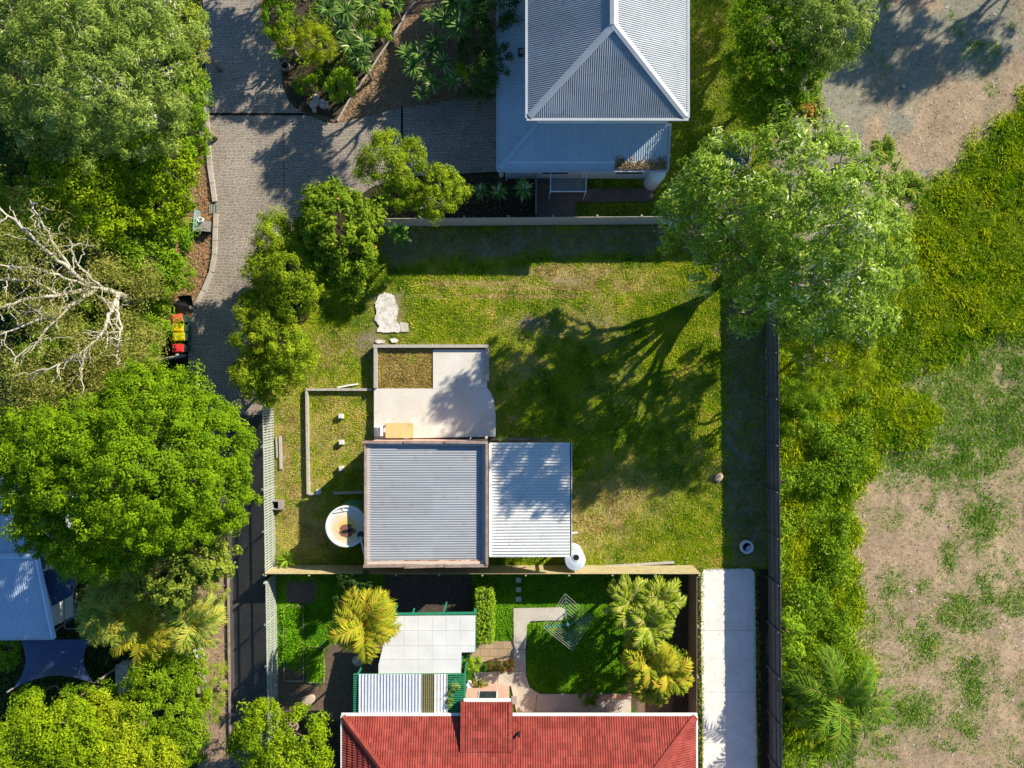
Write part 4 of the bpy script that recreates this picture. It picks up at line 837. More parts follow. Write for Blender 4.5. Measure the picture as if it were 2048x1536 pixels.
# concrete ring
x, y = G(1491, 1092); b = MB(); b.lathe(x, y, [(.25, 0), (.36, 0), (.37, .30), (.34, .32), (.25, .31), (.24, 0)], 32); o = thing('concrete_ring', (x, y, 0), 'pale concrete ring lying in the fence shade above the white driveway', 'concrete ring')
b.build('ring', 'tank_grey', o, True); b = MB(); b.lathe(x, y, [(.001, .02), (.245, .02)], 24); b.build('soil', 'void', o)
b = MB(); x2, y2 = x+.1, y-.08; b.prism([(x2-.15, y2-.1), (x2+.12, y2-.08), (x2+.1, y2+.12), (x2-.02, y2+.1)], .02, .16); b.build('broken_piece', 'tank_grey', o)
# clothes hoist
hb = G(1130, 1226); ho_ = thing('clothes_hoist', (*hb, 0), 'green rotary clothes hoist with pale lines over the dark lawn', 'clothes hoist')
HZ = 1.95; hx, hyy = hb
b = MB(); b.tube([(hx, hyy, -.1), (hx, hyy, HZ+.12)], .03, 8); b.build('mast', 'greypanel', ho_)
b = MB(); b.lathe(hx, hyy, [(.001, HZ+.16), (.06, HZ+.14), (.06, HZ-.1), (.001, HZ-.1)], 12); b.build('hub', 'tank_grey', ho_)
tips = [P(1130, 1187, HZ+.25), P(1187, 1237, HZ+.25), P(1144, 1301, HZ+.25), P(1086, 1254, HZ+.25)]
b = MB()
for p in tips: b.bar((hx, hyy, HZ), p, .045)
for p in tips: b.bar((hx, hyy, HZ-.5), [hx+(p[0]-hx)*.5, hyy+(p[1]-hyy)*.5, HZ+.1], .02)
b.build('arms', 'hoist', ho_)
b = MB()
for i in range(4):
    p, q = tips[i], tips[(i+1) % 4]
    for k in range(6):
        f = 1-k*.12; a = [hx+(p[0]-hx)*f, hyy+(p[1]-hyy)*f, HZ+.25*f]; c = [hx+(q[0]-hx)*f, hyy+(q[1]-hyy)*f, HZ+.25*f]; b.bar(a, c, .008)
b.build('lines', 'wire', ho_)
# teal table leaning on its side, black tub and coil near the drain
x, y = G(395, 441); o = thing('folded_table', (x, y, 0), 'grey panel with teal frame leaning on the mulch beside the kerb', 'table')
p0, p1, p2, p3 = P(390, 421, .75), P(386, 460, .75), P(397, 462, .15), P(401, 424, .15)
b = MB(); b.quad(p0, p1, p2, p3); b.quad(*[(q[0]-.03, q[1], q[2]-.02) for q in (p3, p2, p1, p0)]); b.build('panel', 'greypanel', o)
b = MB()
for q, w in ((p0, p1), (p0, p3), (p1, p2)): b.bar(q, w, .04)
b.bar(P(393, 436, .70), P(392, 449, .70), .035); b.bar(P(393, 436, .7), P(398, 437, .42), .035); b.bar(P(392, 449, .7), P(397, 450, .42), .035); b.build('frame', 'teal', o)
x, y = G(408, 455); o = thing('storage_tubs', (x, y, 0), 'pair of dark plastic tubs with clipped lids on the mulch beside the teal frame', 'storage tub')
for (a, c, w, d, h_) in ((402, 457, .36, .5, .42), (417, 456, .52, .52, .45)):
    x, y = G(a, c); b = MB(); b.obox((x, y, h_/2-.05), (w, d, h_), rz=-.1); t_ = b.build('tub', 'black', o); b = MB(); b.obox((x, y, h_-.03), (w+.06, d+.05, .05), rz=-.1); b.obox((x, y, h_), (w*.6, d*.6, .03), rz=-.1); L = b.build('tub_lid', 'greypanel', o); L.modifiers.new('bevel', 'BEVEL').width = .012
x, y = G(410, 444); b = MB()
pts = [(x+(.14+.02*math.sin(5*t))*math.cos(t), y+(.13+.015*math.cos(3*t))*math.sin(t), .44+.012*t) for t in [k*.35 for k in range(60)]]
b.tube(pts, .018, 6); tag(b.build('coiled_hose', 'white', None, True), 'white coiled hose resting on the dark tubs', 'hose')
x, y = G(369, 600); o = thing('black_tray', (x, y, 0), 'black plastic barrow tray on a timber plank above the bins', 'tray')
b = MB(); lo = [P(360, 594, .1), P(380, 592, .1), P(381, 609, .1), P(362, 607, .1)]; hi = [P(356, 592, .4), P(383, 590, .4), P(386, 612, .4), P(360, 611, .4)]
b.quad(*lo[::-1])
for k in range(4): b.quad(lo[k], lo[(k+1) % 4], hi[(k+1) % 4], hi[k])
b.build('tray', 'black', o); b = MB(); b.bar((*G(352, 606), .05), (*G(390, 618), .05), .12, .1); b.build('plank', 'wood_grey', o)
# rocks
def rock(px, py, s, m, lab, seed, grp=None, sq=.6):
    r = rng(seed); x, y = G(px, py); n = 9; V = []; F = []
    for i in range(n+1):
        th = math.pi*i/n
        for j in range(14):
            ph = 2*math.pi*j/14; V.append((math.sin(th)*math.cos(ph), math.sin(th)*math.sin(ph), math.cos(th)))
    V = np.array(V); k = 1+.35*(fbm(V[:, 0]*2+seed*3, V[:, 1]*2+V[:, 2], .9)-.5)*2; V = V*k[:, None]*np.array((s, s*.7, s*sq)); a = r.uniform(0, 3); c_, s_ = math.cos(a), math.sin(a)
    V = np.stack([V[:, 0]*c_-V[:, 1]*s_+x, V[:, 0]*s_+V[:, 1]*c_+y, V[:, 2]+s*sq*.5-.05], 1)
    for i in range(n):
        for j in range(14): F.append((i*14+j, (i+1)*14+j, (i+1)*14+(j+1) % 14, i*14+(j+1) % 14))
    tag(npmesh('rock', m, V, np.array(F), smooth=True), lab, 'rock', grp)
RG_ = 'garden rocks by the driveway bend'
rock(630, 207, .36, 'stone', 'large white rock in the garden corner at the driveway bend', 2, RG_); rock(648, 209, .32, 'stone', 'grey white rock right of the large white one in the garden corner', 5, RG_); rock(632, 199, .27, 'stone', 'smaller pale rock behind the large white one in the garden corner', 6, RG_); rock(629, 219, .2, 'stone_warm', 'small brown rock below the white rocks in the garden corner', 7, RG_)
rock(1437, 955, .3, 'stone_warm', 'pinkish rock at the edge of the fence shade on the lawn', 8, sq=.4); rock(1807, 173, .12, 'stone', 'small white stone alone on the shaded gravel paddock', 9)
rock(717, 1322, .35, 'stone', 'grey boulder between the golden palm and the pergola', 10); rock(616, 1400, .4, 'stone_warm', 'flat tan rock lying on the bare soil above the bright leafy tree', 11, sq=.2)
x, y = G(938, 1366); b = MB(); b.lathe(x, y, [(.001, .6), (.17, .56), (.2, .4), (.12, .1), (.15, -.05)], 16); tag(b.build('garden_pot', 'tank_grey', None, True), 'round grey pot beside the brick wing of the red roofed house', 'pot')
x, y = G(1003, 352); b = MB(); b.lathe(x, y, [(.001, .3), (.12, .33), (.14, .2), (.1, -.05)], 14); tag(b.build('garden_pot', 'tank_grey', None, True), 'small pale pot at the left end of the shaded white wall', 'pot')
x, y = G(573, 136); b = MB(); b.lathe(x, y, [(.18, .35), (.24, .38), (.26, .2), (.18, -.05)], 16); tag(b.build('garden_pot', 'greypanel', None, True), 'dark round pot at the driveway edge below the potted agave', 'pot')
x, y = G(1070, 400); b = MB(); b.bar((*G(1071, 345), .5), (*G(1071, 436), .5), .05, 1.1); tag(b.build('side_screen', 'greypanel'), 'thin grey screen between the yuccas and the paved side path', 'screen')
# hidden play frame under the tree
x0, y1, _ = P(1450, 283, 2.2); x1, y0, _ = P(1496, 331, 2.2); o = thing('garden_cabin', ((x0+x1)/2, (y0+y1)/2, 0), 'small dark green roofed cabin half hidden by the big tree branches', 'cabin')
b = MB(); sheet(b, [(x0, y0, 2.2), (x1, y0, 2.2), (x1, y1, 2.25), (x0, y1, 2.25)], (1, 0, 0), sine(.12, .02), .12); b.build('roof', mat('cabin_roof_green', (.05, .13, .12), (.03, .09, .09), 3, .5), o)
b = MB(); b.box(x0+.1, y0+.1, -.1, x1-.1, y1-.1, 2.18); b.build('cabin_wall', 'tank_green', o); b = MB(); b.bar((x0, y0, 2.22), (x1, y0, 2.22), .05); b.bar((x0, y0, 2.22), (x0, y1, 2.27), .05); b.bar((x0, y1, 2.27), (x1, y1, 2.27), .05); b.build('roof_trim', 'roof_trim', o)

# ---------------------------------------------------------------- vegetation
def limbs(mb, base, targets, r0, seed, wig=.35):
    r = random.Random(seed); base = Vector(base)
    for t in targets:
        t = Vector(t); pts = []; rad = []; n = 7
        for i in range(n+1):
            f = i/n; p = base.lerp(t, f); p.z = base.z+(t.z-base.z)*(f**.8); k = math.sin(math.pi*f)
            p += Vector((r.uniform(-wig, wig), r.uniform(-wig, wig), r.uniform(-wig, wig)*.5))*k; pts.append(p); rad.append(max(.012, r0*(1-f)**.9*.6+.015))
        mb.tube(pts, rad, 5, cap=False)
LEAFN = [0]
def crown_pts(lobes, dens, cr, nl, r, flat=.7, cover=1., under=.25):
    C = []; N = []; T = []
    for i, (c, R, hz) in enumerate(lobes):
        area = 2*math.pi*R*R; nc = max(4, int(area*dens*cover)); d = r.normal(size=(nc, 3)); d[:, 2] = np.abs(d[:, 2])*1.1-under*r.random(nc)*2; d = unit(d)
        ctr = np.array(c)+d*np.array((R, R, hz))*r.uniform(.70, 1.0, nc)[:, None]*(1+.12*r.normal(size=nc))[:, None]
        keep = np.ones(nc, bool)
        for j, (c2, R2, h2) in enumerate(lobes):
            if j == i: continue
            q = (ctr-np.array(c2))/np.array((R2, R2, h2)); keep &= (np.sum(q*q, 1) > .45)
        ctr, d = ctr[keep], d[keep]; nc = len(ctr)
        if nc == 0: continue
        rad = cr*r.uniform(.55, 1.3, nc); k = r.normal(size=(nc, nl, 3)); k = unit(k)*(r.random((nc, nl, 1))**.45); k[:, :, 2] *= flat
        p = ctr[:, None]+k*rad[:, None, None]; n = unit(k)*.7+d[:, None]*.45+np.array((0, 0, .35))+r.normal(size=(nc, nl, 3))*.45
        t = np.repeat(r.random((nc, 1)), nl, 1)*.55+r.random((nc, nl))*.45
        C.append(p.reshape(-1, 3)); N.append(n.reshape(-1, 3)); T.append(t.ravel())
    return np.concatenate(C), unit(np.concatenate(N)), np.concatenate(T)
def tree(name, label, cat, m, lobes, seed, dens=2.6, cr=.42, nl=75, ls=.13, asp=.45, hz=.62, bark='bark', tr=.12, cover=1., group=None, base=None, nlimb=None, zb=0., flat=.7, part='crown'):
    """lobes in photo pixels: (px, py, z_centre, r_px)"""
    r = rng(seed); L = []; dens *= 2.0; nl = int(nl*(1.5 if 'shrub' in name else 1.15))
    for px, py, z, rp in lobes:
        R = rp/PPM*(1-z/H); L.append((P(px, py, z), R, max(.25, min(R*hz, z-.1)) if z > .3 else R*hz))
    if base is None:
        w = np.array([l[1] for l in L]); c = np.array([l[0] for l in L]); bx, by = (c[:, 0]*w).sum()/w.sum(), (c[:, 1]*w).sum()/w.sum()
    else: bx, by = G(*base)
    o = thing(name, (bx, by, 0), label, cat, group)
    C, Nn, T = crown_pts(L, dens, cr, nl, r, flat, cover); k = C[:, 2] > .03; C, Nn, T = C[k], Nn[k], T[k]
    V, F = leaf_quads(C, Nn, ls*r.uniform(.6, 1.35, len(C)), asp, r); LEAFN[0] += len(C)
    npmesh(part, m, V, F, o, tint=T)
    zc = np.mean([l[0][2] for l in L]); b = MB(); zt = max(.15, zc*.35); b.tube([(bx, by, -.1), (bx+.03, by, zt*.5), (bx, by+.03, zt)], [tr*1.25, tr, tr*.85], 8)
    if len(L) > 8:
        mid = np.array([l[0] for l in L]); ang = np.arctan2(mid[:, 1]-by, mid[:, 0]-bx); o_ = np.argsort(ang); ng = max(3, len(L)//4); rq = random.Random(seed)
        for gi in np.array_split(o_, ng):
            c_ = mid[gi].mean(0); k_ = rq.uniform(.35, .55); f_ = (bx+(c_[0]-bx)*k_, by+(c_[1]-by)*k_, zt+(c_[2]-zt)*rq.uniform(.45, .65)); limbs(b, (bx, by, zt*rq.uniform(.8, 1)), [f_], tr*1.1, rq.randrange(9999), .15)
            b.tube([(bx, by, zt*.8), tuple((np.array((bx, by, zt))+np.array(f_))/2+np.array((0, 0, .2))), f_], [tr*.7, tr*.45, tr*.28], 6, cap=False)
            for q_ in gi: limbs(b, f_, [L[q_][0]], tr*.5, rq.randrange(9999), .3)
    else: limbs(b, (bx, by, zt), [l[0] for l in L], tr, seed)
    if nlimb:
        tg = []
        rr = random.Random(seed+1)
        for l in L:
            for k in range(nlimb):
                a = rr.uniform(0, 6.28); q = rr.uniform(.5, .95); tg.append((l[0], (l[0][0]+math.cos(a)*l[1]*q, l[0][1]+math.sin(a)*l[1]*q, l[0][2]+l[2]*rr.uniform(.3, .85))))
        for s_, t_ in tg: limbs(b, s_, [t_], .05, rr.randrange(9999), .2)
    b.build('trunk', bark, o, True)
    return o
def hedge(name, label, m, box, z, seed, ls=.1, dens=60, cat='hedge', rz=0., group=None, asp=.5):
    """clipped block: leaves on the faces of a soft box (px box at height z)"""
    r = rng(seed); x0, y0, _ = P(box[0], box[3], z); x1, y1, _ = P(box[2], box[1], z); o = thing(name, ((x0+x1)/2, (y0+y1)/2, 0), label, cat, group)
    dx, dy = x1-x0, y1-y0; A_ = [dx*dy, dx*z, dx*z, dy*z, dy*z]; C = []; N = []
    for k, ar in enumerate(A_):
        n = int(ar*dens*(5.5 if k == 0 else 2.5)); u = r.random(n); v = r.random(n); dp = -np.abs(r.normal(size=n))*.07+.03+.10*(r.random(n)**3)
        e = .12*(np.abs(2*u-1)**6+np.abs(2*v-1)**6)
        if k == 0: p = np.stack([x0+u*dx, y0+v*dy, z+dp-e+.06*(fbm(x0+u*dx, y0+v*dy, .7)-.5)*2], 1); nn = (0, 0, 1)
        elif k == 1: p = np.stack([x0+u*dx, y0-dp+e, v*z], 1); nn = (0, -1, .2)
        elif k == 2: p = np.stack([x0+u*dx, y1+dp-e, v*z], 1); nn = (0, 1, .2)
        elif k == 3: p = np.stack([x0-dp+e, y0+u*dy, v*z], 1); nn = (-1, 0, .2)
        else: p = np.stack([x1+dp-e, y0+u*dy, v*z], 1); nn = (1, 0, .2)
        C.append(p); N.append(np.array(nn)+r.normal(size=(n, 3))*.6)
    C = np.concatenate(C); N = unit(np.concatenate(N)); V, F = leaf_quads(C, N, ls*r.uniform(.6, 1.3, len(C)), asp, r)
    npmesh('foliage', m, V, F, o, tint=r.random(len(C))); b = MB(); b.box(x0+.15, y0+.15, -.1, x1-.15, y1-.15, max(.2, z-.18)); b.build('twiggy_core', mat('twigs_dark', (.03, .035, .015), (.05, .05, .02), 5, .9), o)
    return o
def blades(cx, cy, cz, n, L, wd, r, up=.6, droop=.5, nseg=4):
    """strap leaves radiating from a point -> V,F,tint (quads)"""
    V = []; F = []; T = []
    th = np.arange(n)*2.39996+r.uniform(0, 1, n)*.5; el = np.clip(r.uniform(-.25, 1.35, n)*up+.15, -.3, 1.5); ln = L*r.uniform(.7, 1.1, n)
    for i in range(n):
        d = np.array((math.cos(th[i]), math.sin(th[i]))); s = np.array((-d[1], d[0], 0)); p = np.array((cx, cy, cz)); e = el[i]; row = []
        for k in range(nseg+1):
            f = k/nseg; w = wd*(.6+.9*f*(1-f)*2)*(1-f**3)+.004; row.append((p-s*w/2, p+s*w/2)); st = ln[i]/nseg; p = p+np.array((d[0]*math.cos(e), d[1]*math.cos(e), math.sin(e)))*st; e -= droop/nseg*(1+f)
        b0 = len(V)
        for a, c in row: V += [a, c]
        for k in range(nseg): F.append((b0+2*k, b0+2*k+1, b0+2*k+3, b0+2*k+2))
        T += [r.random()]*nseg
    return V, F, T
def yucca(label, px, py, z, Rpx, seed, m='yucca', n=46, name='yucca', cat='yucca', group=None, wd=.085, droop=.7, up=.75, dead=True):
    r = rng(seed); x, y, _ = P(px, py, z); L = Rpx/PPM*(1-z/H)*1.12; o = thing(name, (x, y, 0), label, cat, group)
    V, F, T = blades(x, y, z-.15, n, L, wd, r, up, droop); npmesh('leaves', m, np.array(V), np.array(F), o, tint=np.array(T))
    b = MB(); b.tube([(x+.05, y-.03, -.1), (x+.02, y, z*.5), (x, y, z-.1)], [.08, .07, .06], 7); b.build('stem', 'greybark', o, True)
    if dead:
        b = MB(); b.tube([(x, y, z-.1), (x-.03, y+.1, z+.25), (x-.05, y+.18, z+.42)], [.03, .04, .01], 5); b.build('flower_spike', 'wood_grey', o)
    return o
def frond(r, o3, th, L, m, parent, el=.7, droop=1.5, ll=.45, nl=26, tw=.0, vshape=.35, lw=.045):
    ns = 12; lw *= 1.5; ll *= 1.15; p = np.array(o3, float); d2 = np.array((math.cos(th), math.sin(th))); side = np.array((-d2[1], d2[0], 0)); e = el; path = []; dirs = []
    for k in range(ns+1):
        path.append(p.copy()); d3 = np.array((d2[0]*math.cos(e), d2[1]*math.cos(e), math.sin(e))); dirs.append(d3); p = p+d3*L/ns; e -= droop/ns*(.5+k/ns)
    path = np.array(path); dirs = np.array(dirs); V = []; F = []; T = []
    for k in range(nl):
        f = .12+.88*k/(nl-1); q = f*ns; i = min(int(q), ns-1); fr = q-i; c = path[i]*(1-fr)+path[i+1]*fr; d3 = dirs[i]; up = np.cross(side, d3)*-1
        if up[2] < 0: up = -up
        l = ll*(math.sin(math.pi*(f*.85+.12))**.6)*r.uniform(.85, 1.1)
        for s in (-1, 1):
            out = unit((side*s*(.95-.45*f)+d3*(.35+.6*f)+up*vshape*r.uniform(.2, 1.2)+np.array((0, 0, tw))+r.normal(size=3)*.1)[None])[0]; w = d3*lw*.5
            mid = c+out*l*.55; tip = c+out*l+np.array((0, 0, -.3*l)); b0 = len(V); V += [c-w*.6, c+w*.6, mid+w, mid-w, tip+w*.15, tip-w*.15]; F += [(b0, b0+1, b0+2, b0+3), (b0+3, b0+2, b0+4, b0+5)]; t = r.random(); T += [t, t]
    for k in range(ns):     # rachis
        w = side*.022*(1-k/ns*.7); u = np.array((0, 0, .012)); b0 = len(V); V += [path[k]-w+u, path[k]+w+u, path[k+1]+w+u, path[k+1]-w+u]; F += [(b0, b0+1, b0+2, b0+3)]; T += [.99]
    npmesh('frond', m, np.array(V), np.array(F), parent, tint=np.array(T))
def palm(label, px, py, z, Rpx, seed, m='palm', nf=14, group=None, name='palm', lean=(0, 0), el=(.1, 1.1), droop=1.6, ll=.5, nl=26, tr=.1, base=None, vshape=.35, lw=.045):
    r = rng(seed); x, y, _ = P(px, py, z); L = Rpx/PPM*(1-z/H)*1.18; bx, by = (x, y) if base is None else G(*base)
    o = thing(name, (bx, by, 0), label, 'palm', group)
    b = MB(); b.tube([(bx, by, -.1), (bx*.6+x*.4, by*.6+y*.4, z*.4), (x, y, z)], [tr*1.3, tr, tr*.9], 9); b.build('trunk', 'greybark', o, True)
    for k in range(int(nf*1.7)):
        th = k*2.39996+r.uniform(-.25, .25); frond(r, (x, y, z), th, L*r.uniform(.8, 1.1), m, o, el=r.uniform(*el), droop=droop*r.uniform(.8, 1.2), ll=ll, nl=nl, vshape=vshape, lw=lw)
    return o

T_ = tree
# --- top left bank
T_('acacia_tree', 'tall feathery light green tree filling the upper left corner', 'tree', 'acacia', [(40, 60, 8, 100), (150, 60, 9, 110), (270, 50, 8.5, 95), (80, 180, 8, 110), (200, 180, 9, 120), (310, 150, 7.5, 85), (130, 250, 6.5, 90), (300, 240, 6.5, 80), (20, 130, 8, 80), (350, 60, 6.5, 60)], 11, dens=1.7, cr=.42, nl=80, ls=.19, asp=.22, bark='palebark', tr=.22, nlimb=4)
T_('screening_shrub', 'narrow yellow green clipped shrub at the top left edge of the driveway', 'shrub', 'yellowgreen', [(385, 40, 3.2, 28), (386, 85, 3.4, 30), (390, 130, 3.2, 26)], 12, cr=.3, nl=60, ls=.11, asp=.35)
T_('screening_shrub', 'mid green bushy shrub overhanging the driveway kerb beside the dark drain line', 'shrub', 'mid', [(385, 175, 3, 34), (380, 220, 3.2, 42), (385, 265, 3, 38), (392, 300, 2.4, 28)], 13, cr=.32, nl=70, ls=.11)
T_('leafy_tree', 'bright leafy green tree left of the mulch bed and its teal framed panel', 'tree', 'lime', [(270, 330, 5, 65), (330, 330, 4.5, 60), (345, 385, 4, 48), (315, 410, 4, 55)], 14, cr=.42, nl=60, ls=.17, asp=.45)
T_('leafy_tree', 'darker leafy tree above the white branched gum near the bins', 'tree', 'mid', [(330, 480, 3, 55), (300, 530, 3.2, 60), (340, 555, 2.5, 40), (260, 480, 3.5, 50)], 15, cr=.4, nl=60, ls=.16)
T_('leafy_tree', 'vivid green tree left of centre in the upper left bank', 'tree', 'lime', [(120, 350, 6, 62), (190, 370, 5.5, 60), (210, 430, 5, 55), (150, 430, 5.5, 65)], 16, cr=.42, nl=70, ls=.15)
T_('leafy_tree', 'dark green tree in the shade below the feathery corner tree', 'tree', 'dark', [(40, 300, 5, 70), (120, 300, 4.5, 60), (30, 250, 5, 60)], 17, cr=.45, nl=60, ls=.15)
T_('leafy_tree', 'olive green tree at the left edge above the gum branches', 'tree', 'bottle', [(30, 380, 5, 60), (60, 430, 5, 65), (20, 460, 5, 60), (120, 470, 4.5, 55)], 18, cr=.42, nl=65, ls=.14, asp=.3)
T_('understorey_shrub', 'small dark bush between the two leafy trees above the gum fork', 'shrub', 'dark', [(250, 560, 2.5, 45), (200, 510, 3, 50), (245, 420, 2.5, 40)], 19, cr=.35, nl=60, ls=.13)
T_('understorey_shrub', 'green bush under the lower gum branches', 'shrub', 'mid', [(140, 680, 2, 55), (230, 690, 2.2, 60), (300, 640, 2.0, 50), (80, 740, 2, 60), (160, 590, 2, 45)], 20, cr=.4, nl=50, ls=.15)
T_('understorey_shrub', 'leafy shrub crowding the left side of the bins', 'shrub', 'bottle', [(290, 590, 1.8, 50), (296, 650, 1.7, 36), (285, 705, 1.8, 38), (330, 590, 1.2, 22)], 21, cr=.32, nl=60, ls=.12, asp=.3)
# gum with white limbs
def gum():
    r = rng(31); rr = random.Random(31); base = G(268, 605); o = thing('gum_tree', (*base, 0), 'spreading gum with thick white limbs and sparse olive leaves above the round green tree', 'tree')
    b = MB()
    def limb(pts, r0, r1):
        pts = [Vector(P(*p)) for p in pts]; q = []; n = len(pts)
        for i in range(n-1):
            for k in range(4): q.append(pts[i].lerp(pts[i+1], k/4)+Vector([rr.uniform(-.05, .05) for _ in range(3)]))
        q.append(pts[-1]); b.tube(q, [.95*(r0+(r1-r0)*i/(len(q)-1)) for i in range(len(q))], 7, cap=False); return q
    b.tube([(*base, -.1), P(256, 600, 2.5), P(248, 594, 4.0)], [.26, .22, .2], 9)
    main = [[(250, 594, 4), (235, 588, 4.6), (205, 576, 5.2), (180, 573, 5.6)], [(180, 573, 5.6), (140, 540, 6.6), (90, 500, 7.6), (30, 440, 8.4), (-20, 400, 9)], [(180, 575, 5.6), (120, 590, 6.4), (60, 598, 7.2), (0, 615, 7.8), (-40, 625, 8)],
            [(190, 580, 5.4), (150, 605, 6), (100, 630, 6.5), (50, 650, 7), (0, 670, 7.4)], [(238, 592, 4.6), (232, 600, 4.9), (218, 630, 5.4), (210, 660, 5.7), (170, 700, 6.1), (130, 725, 6.4), (90, 742, 6.7)],
            [(234, 604, 4.9), (235, 630, 5.3), (243, 655, 5.6), (238, 690, 5.8), (232, 715, 6)], [(180, 573, 5.6), (130, 555, 6.8), (70, 535, 7.6), (0, 530, 8.4)], [(150, 548, 6.4), (110, 490, 7.4), (80, 440, 8.2), (60, 400, 8.6)],
            [(150, 605, 6), (110, 640, 6.6), (70, 690, 7), (20, 720, 7.2)], [(170, 700, 6.1), (165, 730, 6.3), (160, 760, 6.4)], [(120, 590, 6.4), (60, 560, 7.4), (0, 560, 8)], [(205, 576, 5.2), (180, 555, 6), (150, 520, 6.6), (140, 480, 7)]]
    ends = []
    for i, m in enumerate(main):
        q = limb(m, .19 if i == 0 else (.12 if i < 5 else .075), .1 if i == 0 else .03)
        if i:
            for k in range(3, len(q), 2):
                for _ in range(2):
                    a = rr.uniform(0, 6.28); e = q[k]+Vector((math.cos(a)*rr.uniform(.5, 1.5), math.sin(a)*rr.uniform(.5, 1.5), rr.uniform(-.1, .7))); limbs(b, q[k], [e], .024, rr.randrange(9999), .15); ends.append(e)
    b.build('trunk_and_limbs', 'palebark', o, True)
    E = np.array([tuple(e) for e in ends]); keep = r.random(len(E)) < .95; E = E[keep]
    ex = []
    for (a, c, z, n, s) in [(200, 745, 5.5, 40, 55), (130, 770, 5.5, 40, 55), (60, 790, 5.5, 26, 50), (270, 720, 4.5, 30, 30), (290, 680, 4, 26, 24), (250, 640, 4.6, 10, 30), (30, 500, 7.5, 14, 50), (60, 640, 6.3, 12, 60), (140, 650, 5.5, 12, 40), (290, 570, 4.2, 18, 30), (220, 540, 5, 14, 35), (30, 730, 6, 16, 50), (250, 770, 5, 20, 40)]:
        for _ in range(int(n*2.2)): ex.append(P(a+r.normal()*s*.6, c+r.normal()*s*.5, z+r.normal()*.3))
    E = np.concatenate([E, np.array(ex)]); nl = 60; k = r.normal(size=(len(E), nl, 3)); C = (E[:, None]+k*np.array((.24, .24, .17))).reshape(-1, 3)
    Nn = unit(r.normal(size=C.shape)+np.array((0, 0, .4))); V, F = leaf_quads(C, Nn, .16*r.uniform(.6, 1.4, len(C)), .2, r); npmesh('crown', 'euc', V, F, o, tint=np.repeat(r.random(len(E)), nl)*.5+r.random(len(C))*.5)
gum()
# round lime tree
T_('round_tree', 'huge dense round bright green tree left of the lot fence', 'tree', 'round', [(300, 950, 8.5, 150), (180, 930, 7.5, 130), (390, 900, 7, 110), (300, 820, 7, 100), (420, 990, 6.5, 85), (120, 1010, 6.5, 105), (200, 1050, 7, 110), (315, 1035, 6.5, 80), (90, 900, 6, 85), (440, 880, 5.5, 70), (370, 810, 6, 80), (160, 1110, 4.5, 50), (430, 1015, 5, 52), (70, 960, 5.5, 75)], 41, dens=3.6, cr=.34, nl=85, ls=.12, asp=.5, tr=.3, hz=.8)
T_('glossy_shrub', 'dense glossy yellow green shrub between the round tree and the striped driveway', 'shrub', 'glossyyel', [(330, 1145, 5.6, 62), (400, 1125, 5.4, 52), (438, 1118, 5, 36), (350, 1178, 4.6, 45), (300, 1130, 5.2, 40)], 42, cr=.3, nl=55, ls=.17, asp=.6)
palm('pale fan fronded palm on the left of the palm group beside the blue roof', 215, 1230, 4.0, 68, 51, 'palmpale', 13, 'palms below the glossy shrub', ll=.5, droop=1.8)
palm('yellow tipped palm on the right of the palm group near the bare soil strip', 390, 1245, 3.6, 62, 52, 'palmpale', 13, 'palms below the glossy shrub', ll=.45)
palm('dark palm in the middle of the palm group below the glossy shrub', 290, 1255, 3.4, 72, 53, 'palmyel', 14, 'palms below the glossy shrub', ll=.45)
palm('small palm at the upper left of the palm group under the round tree', 235, 1160, 3.8, 52, 54, 'palmpale', 10, 'palms below the glossy shrub', ll=.4)
yucca('broad leaved banana plant below the palm group', 295, 1290, 2.6, 45, 55, 'banana', 12, 'banana_plant', 'banana plant', wd=.3, droop=1.2, dead=False)
T_('flowering_shrub', 'sprawling bright shrub with peach flower specks below the palms', 'shrub', 'peachfl', [(310, 1350, 2.6, 60), (360, 1330, 2.4, 50), (290, 1420, 2.6, 60), (350, 1420, 2.4, 60), (370, 1480, 2.2, 50), (290, 1490, 2.6, 65)], 56, cr=.34, nl=60, ls=.13, asp=.4)
T_('garden_shrub', 'bright green shrub beside the block retaining wall', 'shrub', 'lime', [(370, 1300, 2, 35), (395, 1400, 1.8, 28), (385, 1350, 2, 30)], 57, cr=.3, nl=60, ls=.12)
T_('weeping_shrub', 'pale weeping shrub on the bare soil strip by the striped driveway', 'shrub', 'bottle', [(430, 1375, 1.6, 24), (428, 1420, 1.5, 26), (432, 1345, 1.2, 18)], 58, cr=.28, nl=70, ls=.16, asp=.12)
T_('weeping_shrub', 'pale shrub at the driveway edge right of the palm group', 'shrub', 'bottle', [(432, 1190, 1.8, 26), (425, 1220, 1.8, 22)], 59, cr=.28, nl=60, ls=.14, asp=.15)
T_('leafy_tree', 'bright leafy tree in the lower left corner', 'tree', 'lime', [(30, 1490, 4, 60), (100, 1470, 4.5, 55), (150, 1440, 4, 45), (180, 1500, 4, 60), (60, 1420, 3, 40), (20, 1530, 4, 60), (110, 1530, 4, 60)], 60, cr=.4, nl=65, ls=.15)
T_('leafy_tree', 'yellow green tree along the bottom edge left of the flowering shrub', 'tree', 'yellowgreen', [(230, 1460, 3.6, 50), (240, 1520, 3.8, 55), (200, 1420, 3, 38), (310, 1530, 3.4, 50)], 61, cr=.38, nl=60, ls=.13)
T_('garden_shrub', 'dark green shrub between the shade sail and the lower left tree', 'shrub', 'mid', [(205, 1390, 2, 32), (150, 1395, 1.8, 30), (235, 1400, 2, 28), (60, 1385, 1.4, 25)], 62, cr=.3, nl=60, ls=.13)
T_('garden_shrub', 'rounded dark shrub at the left edge beside the shade sail', 'shrub', 'mid', [(15, 1305, 1.8, 28), (20, 1285, 1.8, 22)], 63, cr=.28, nl=60, ls=.12)
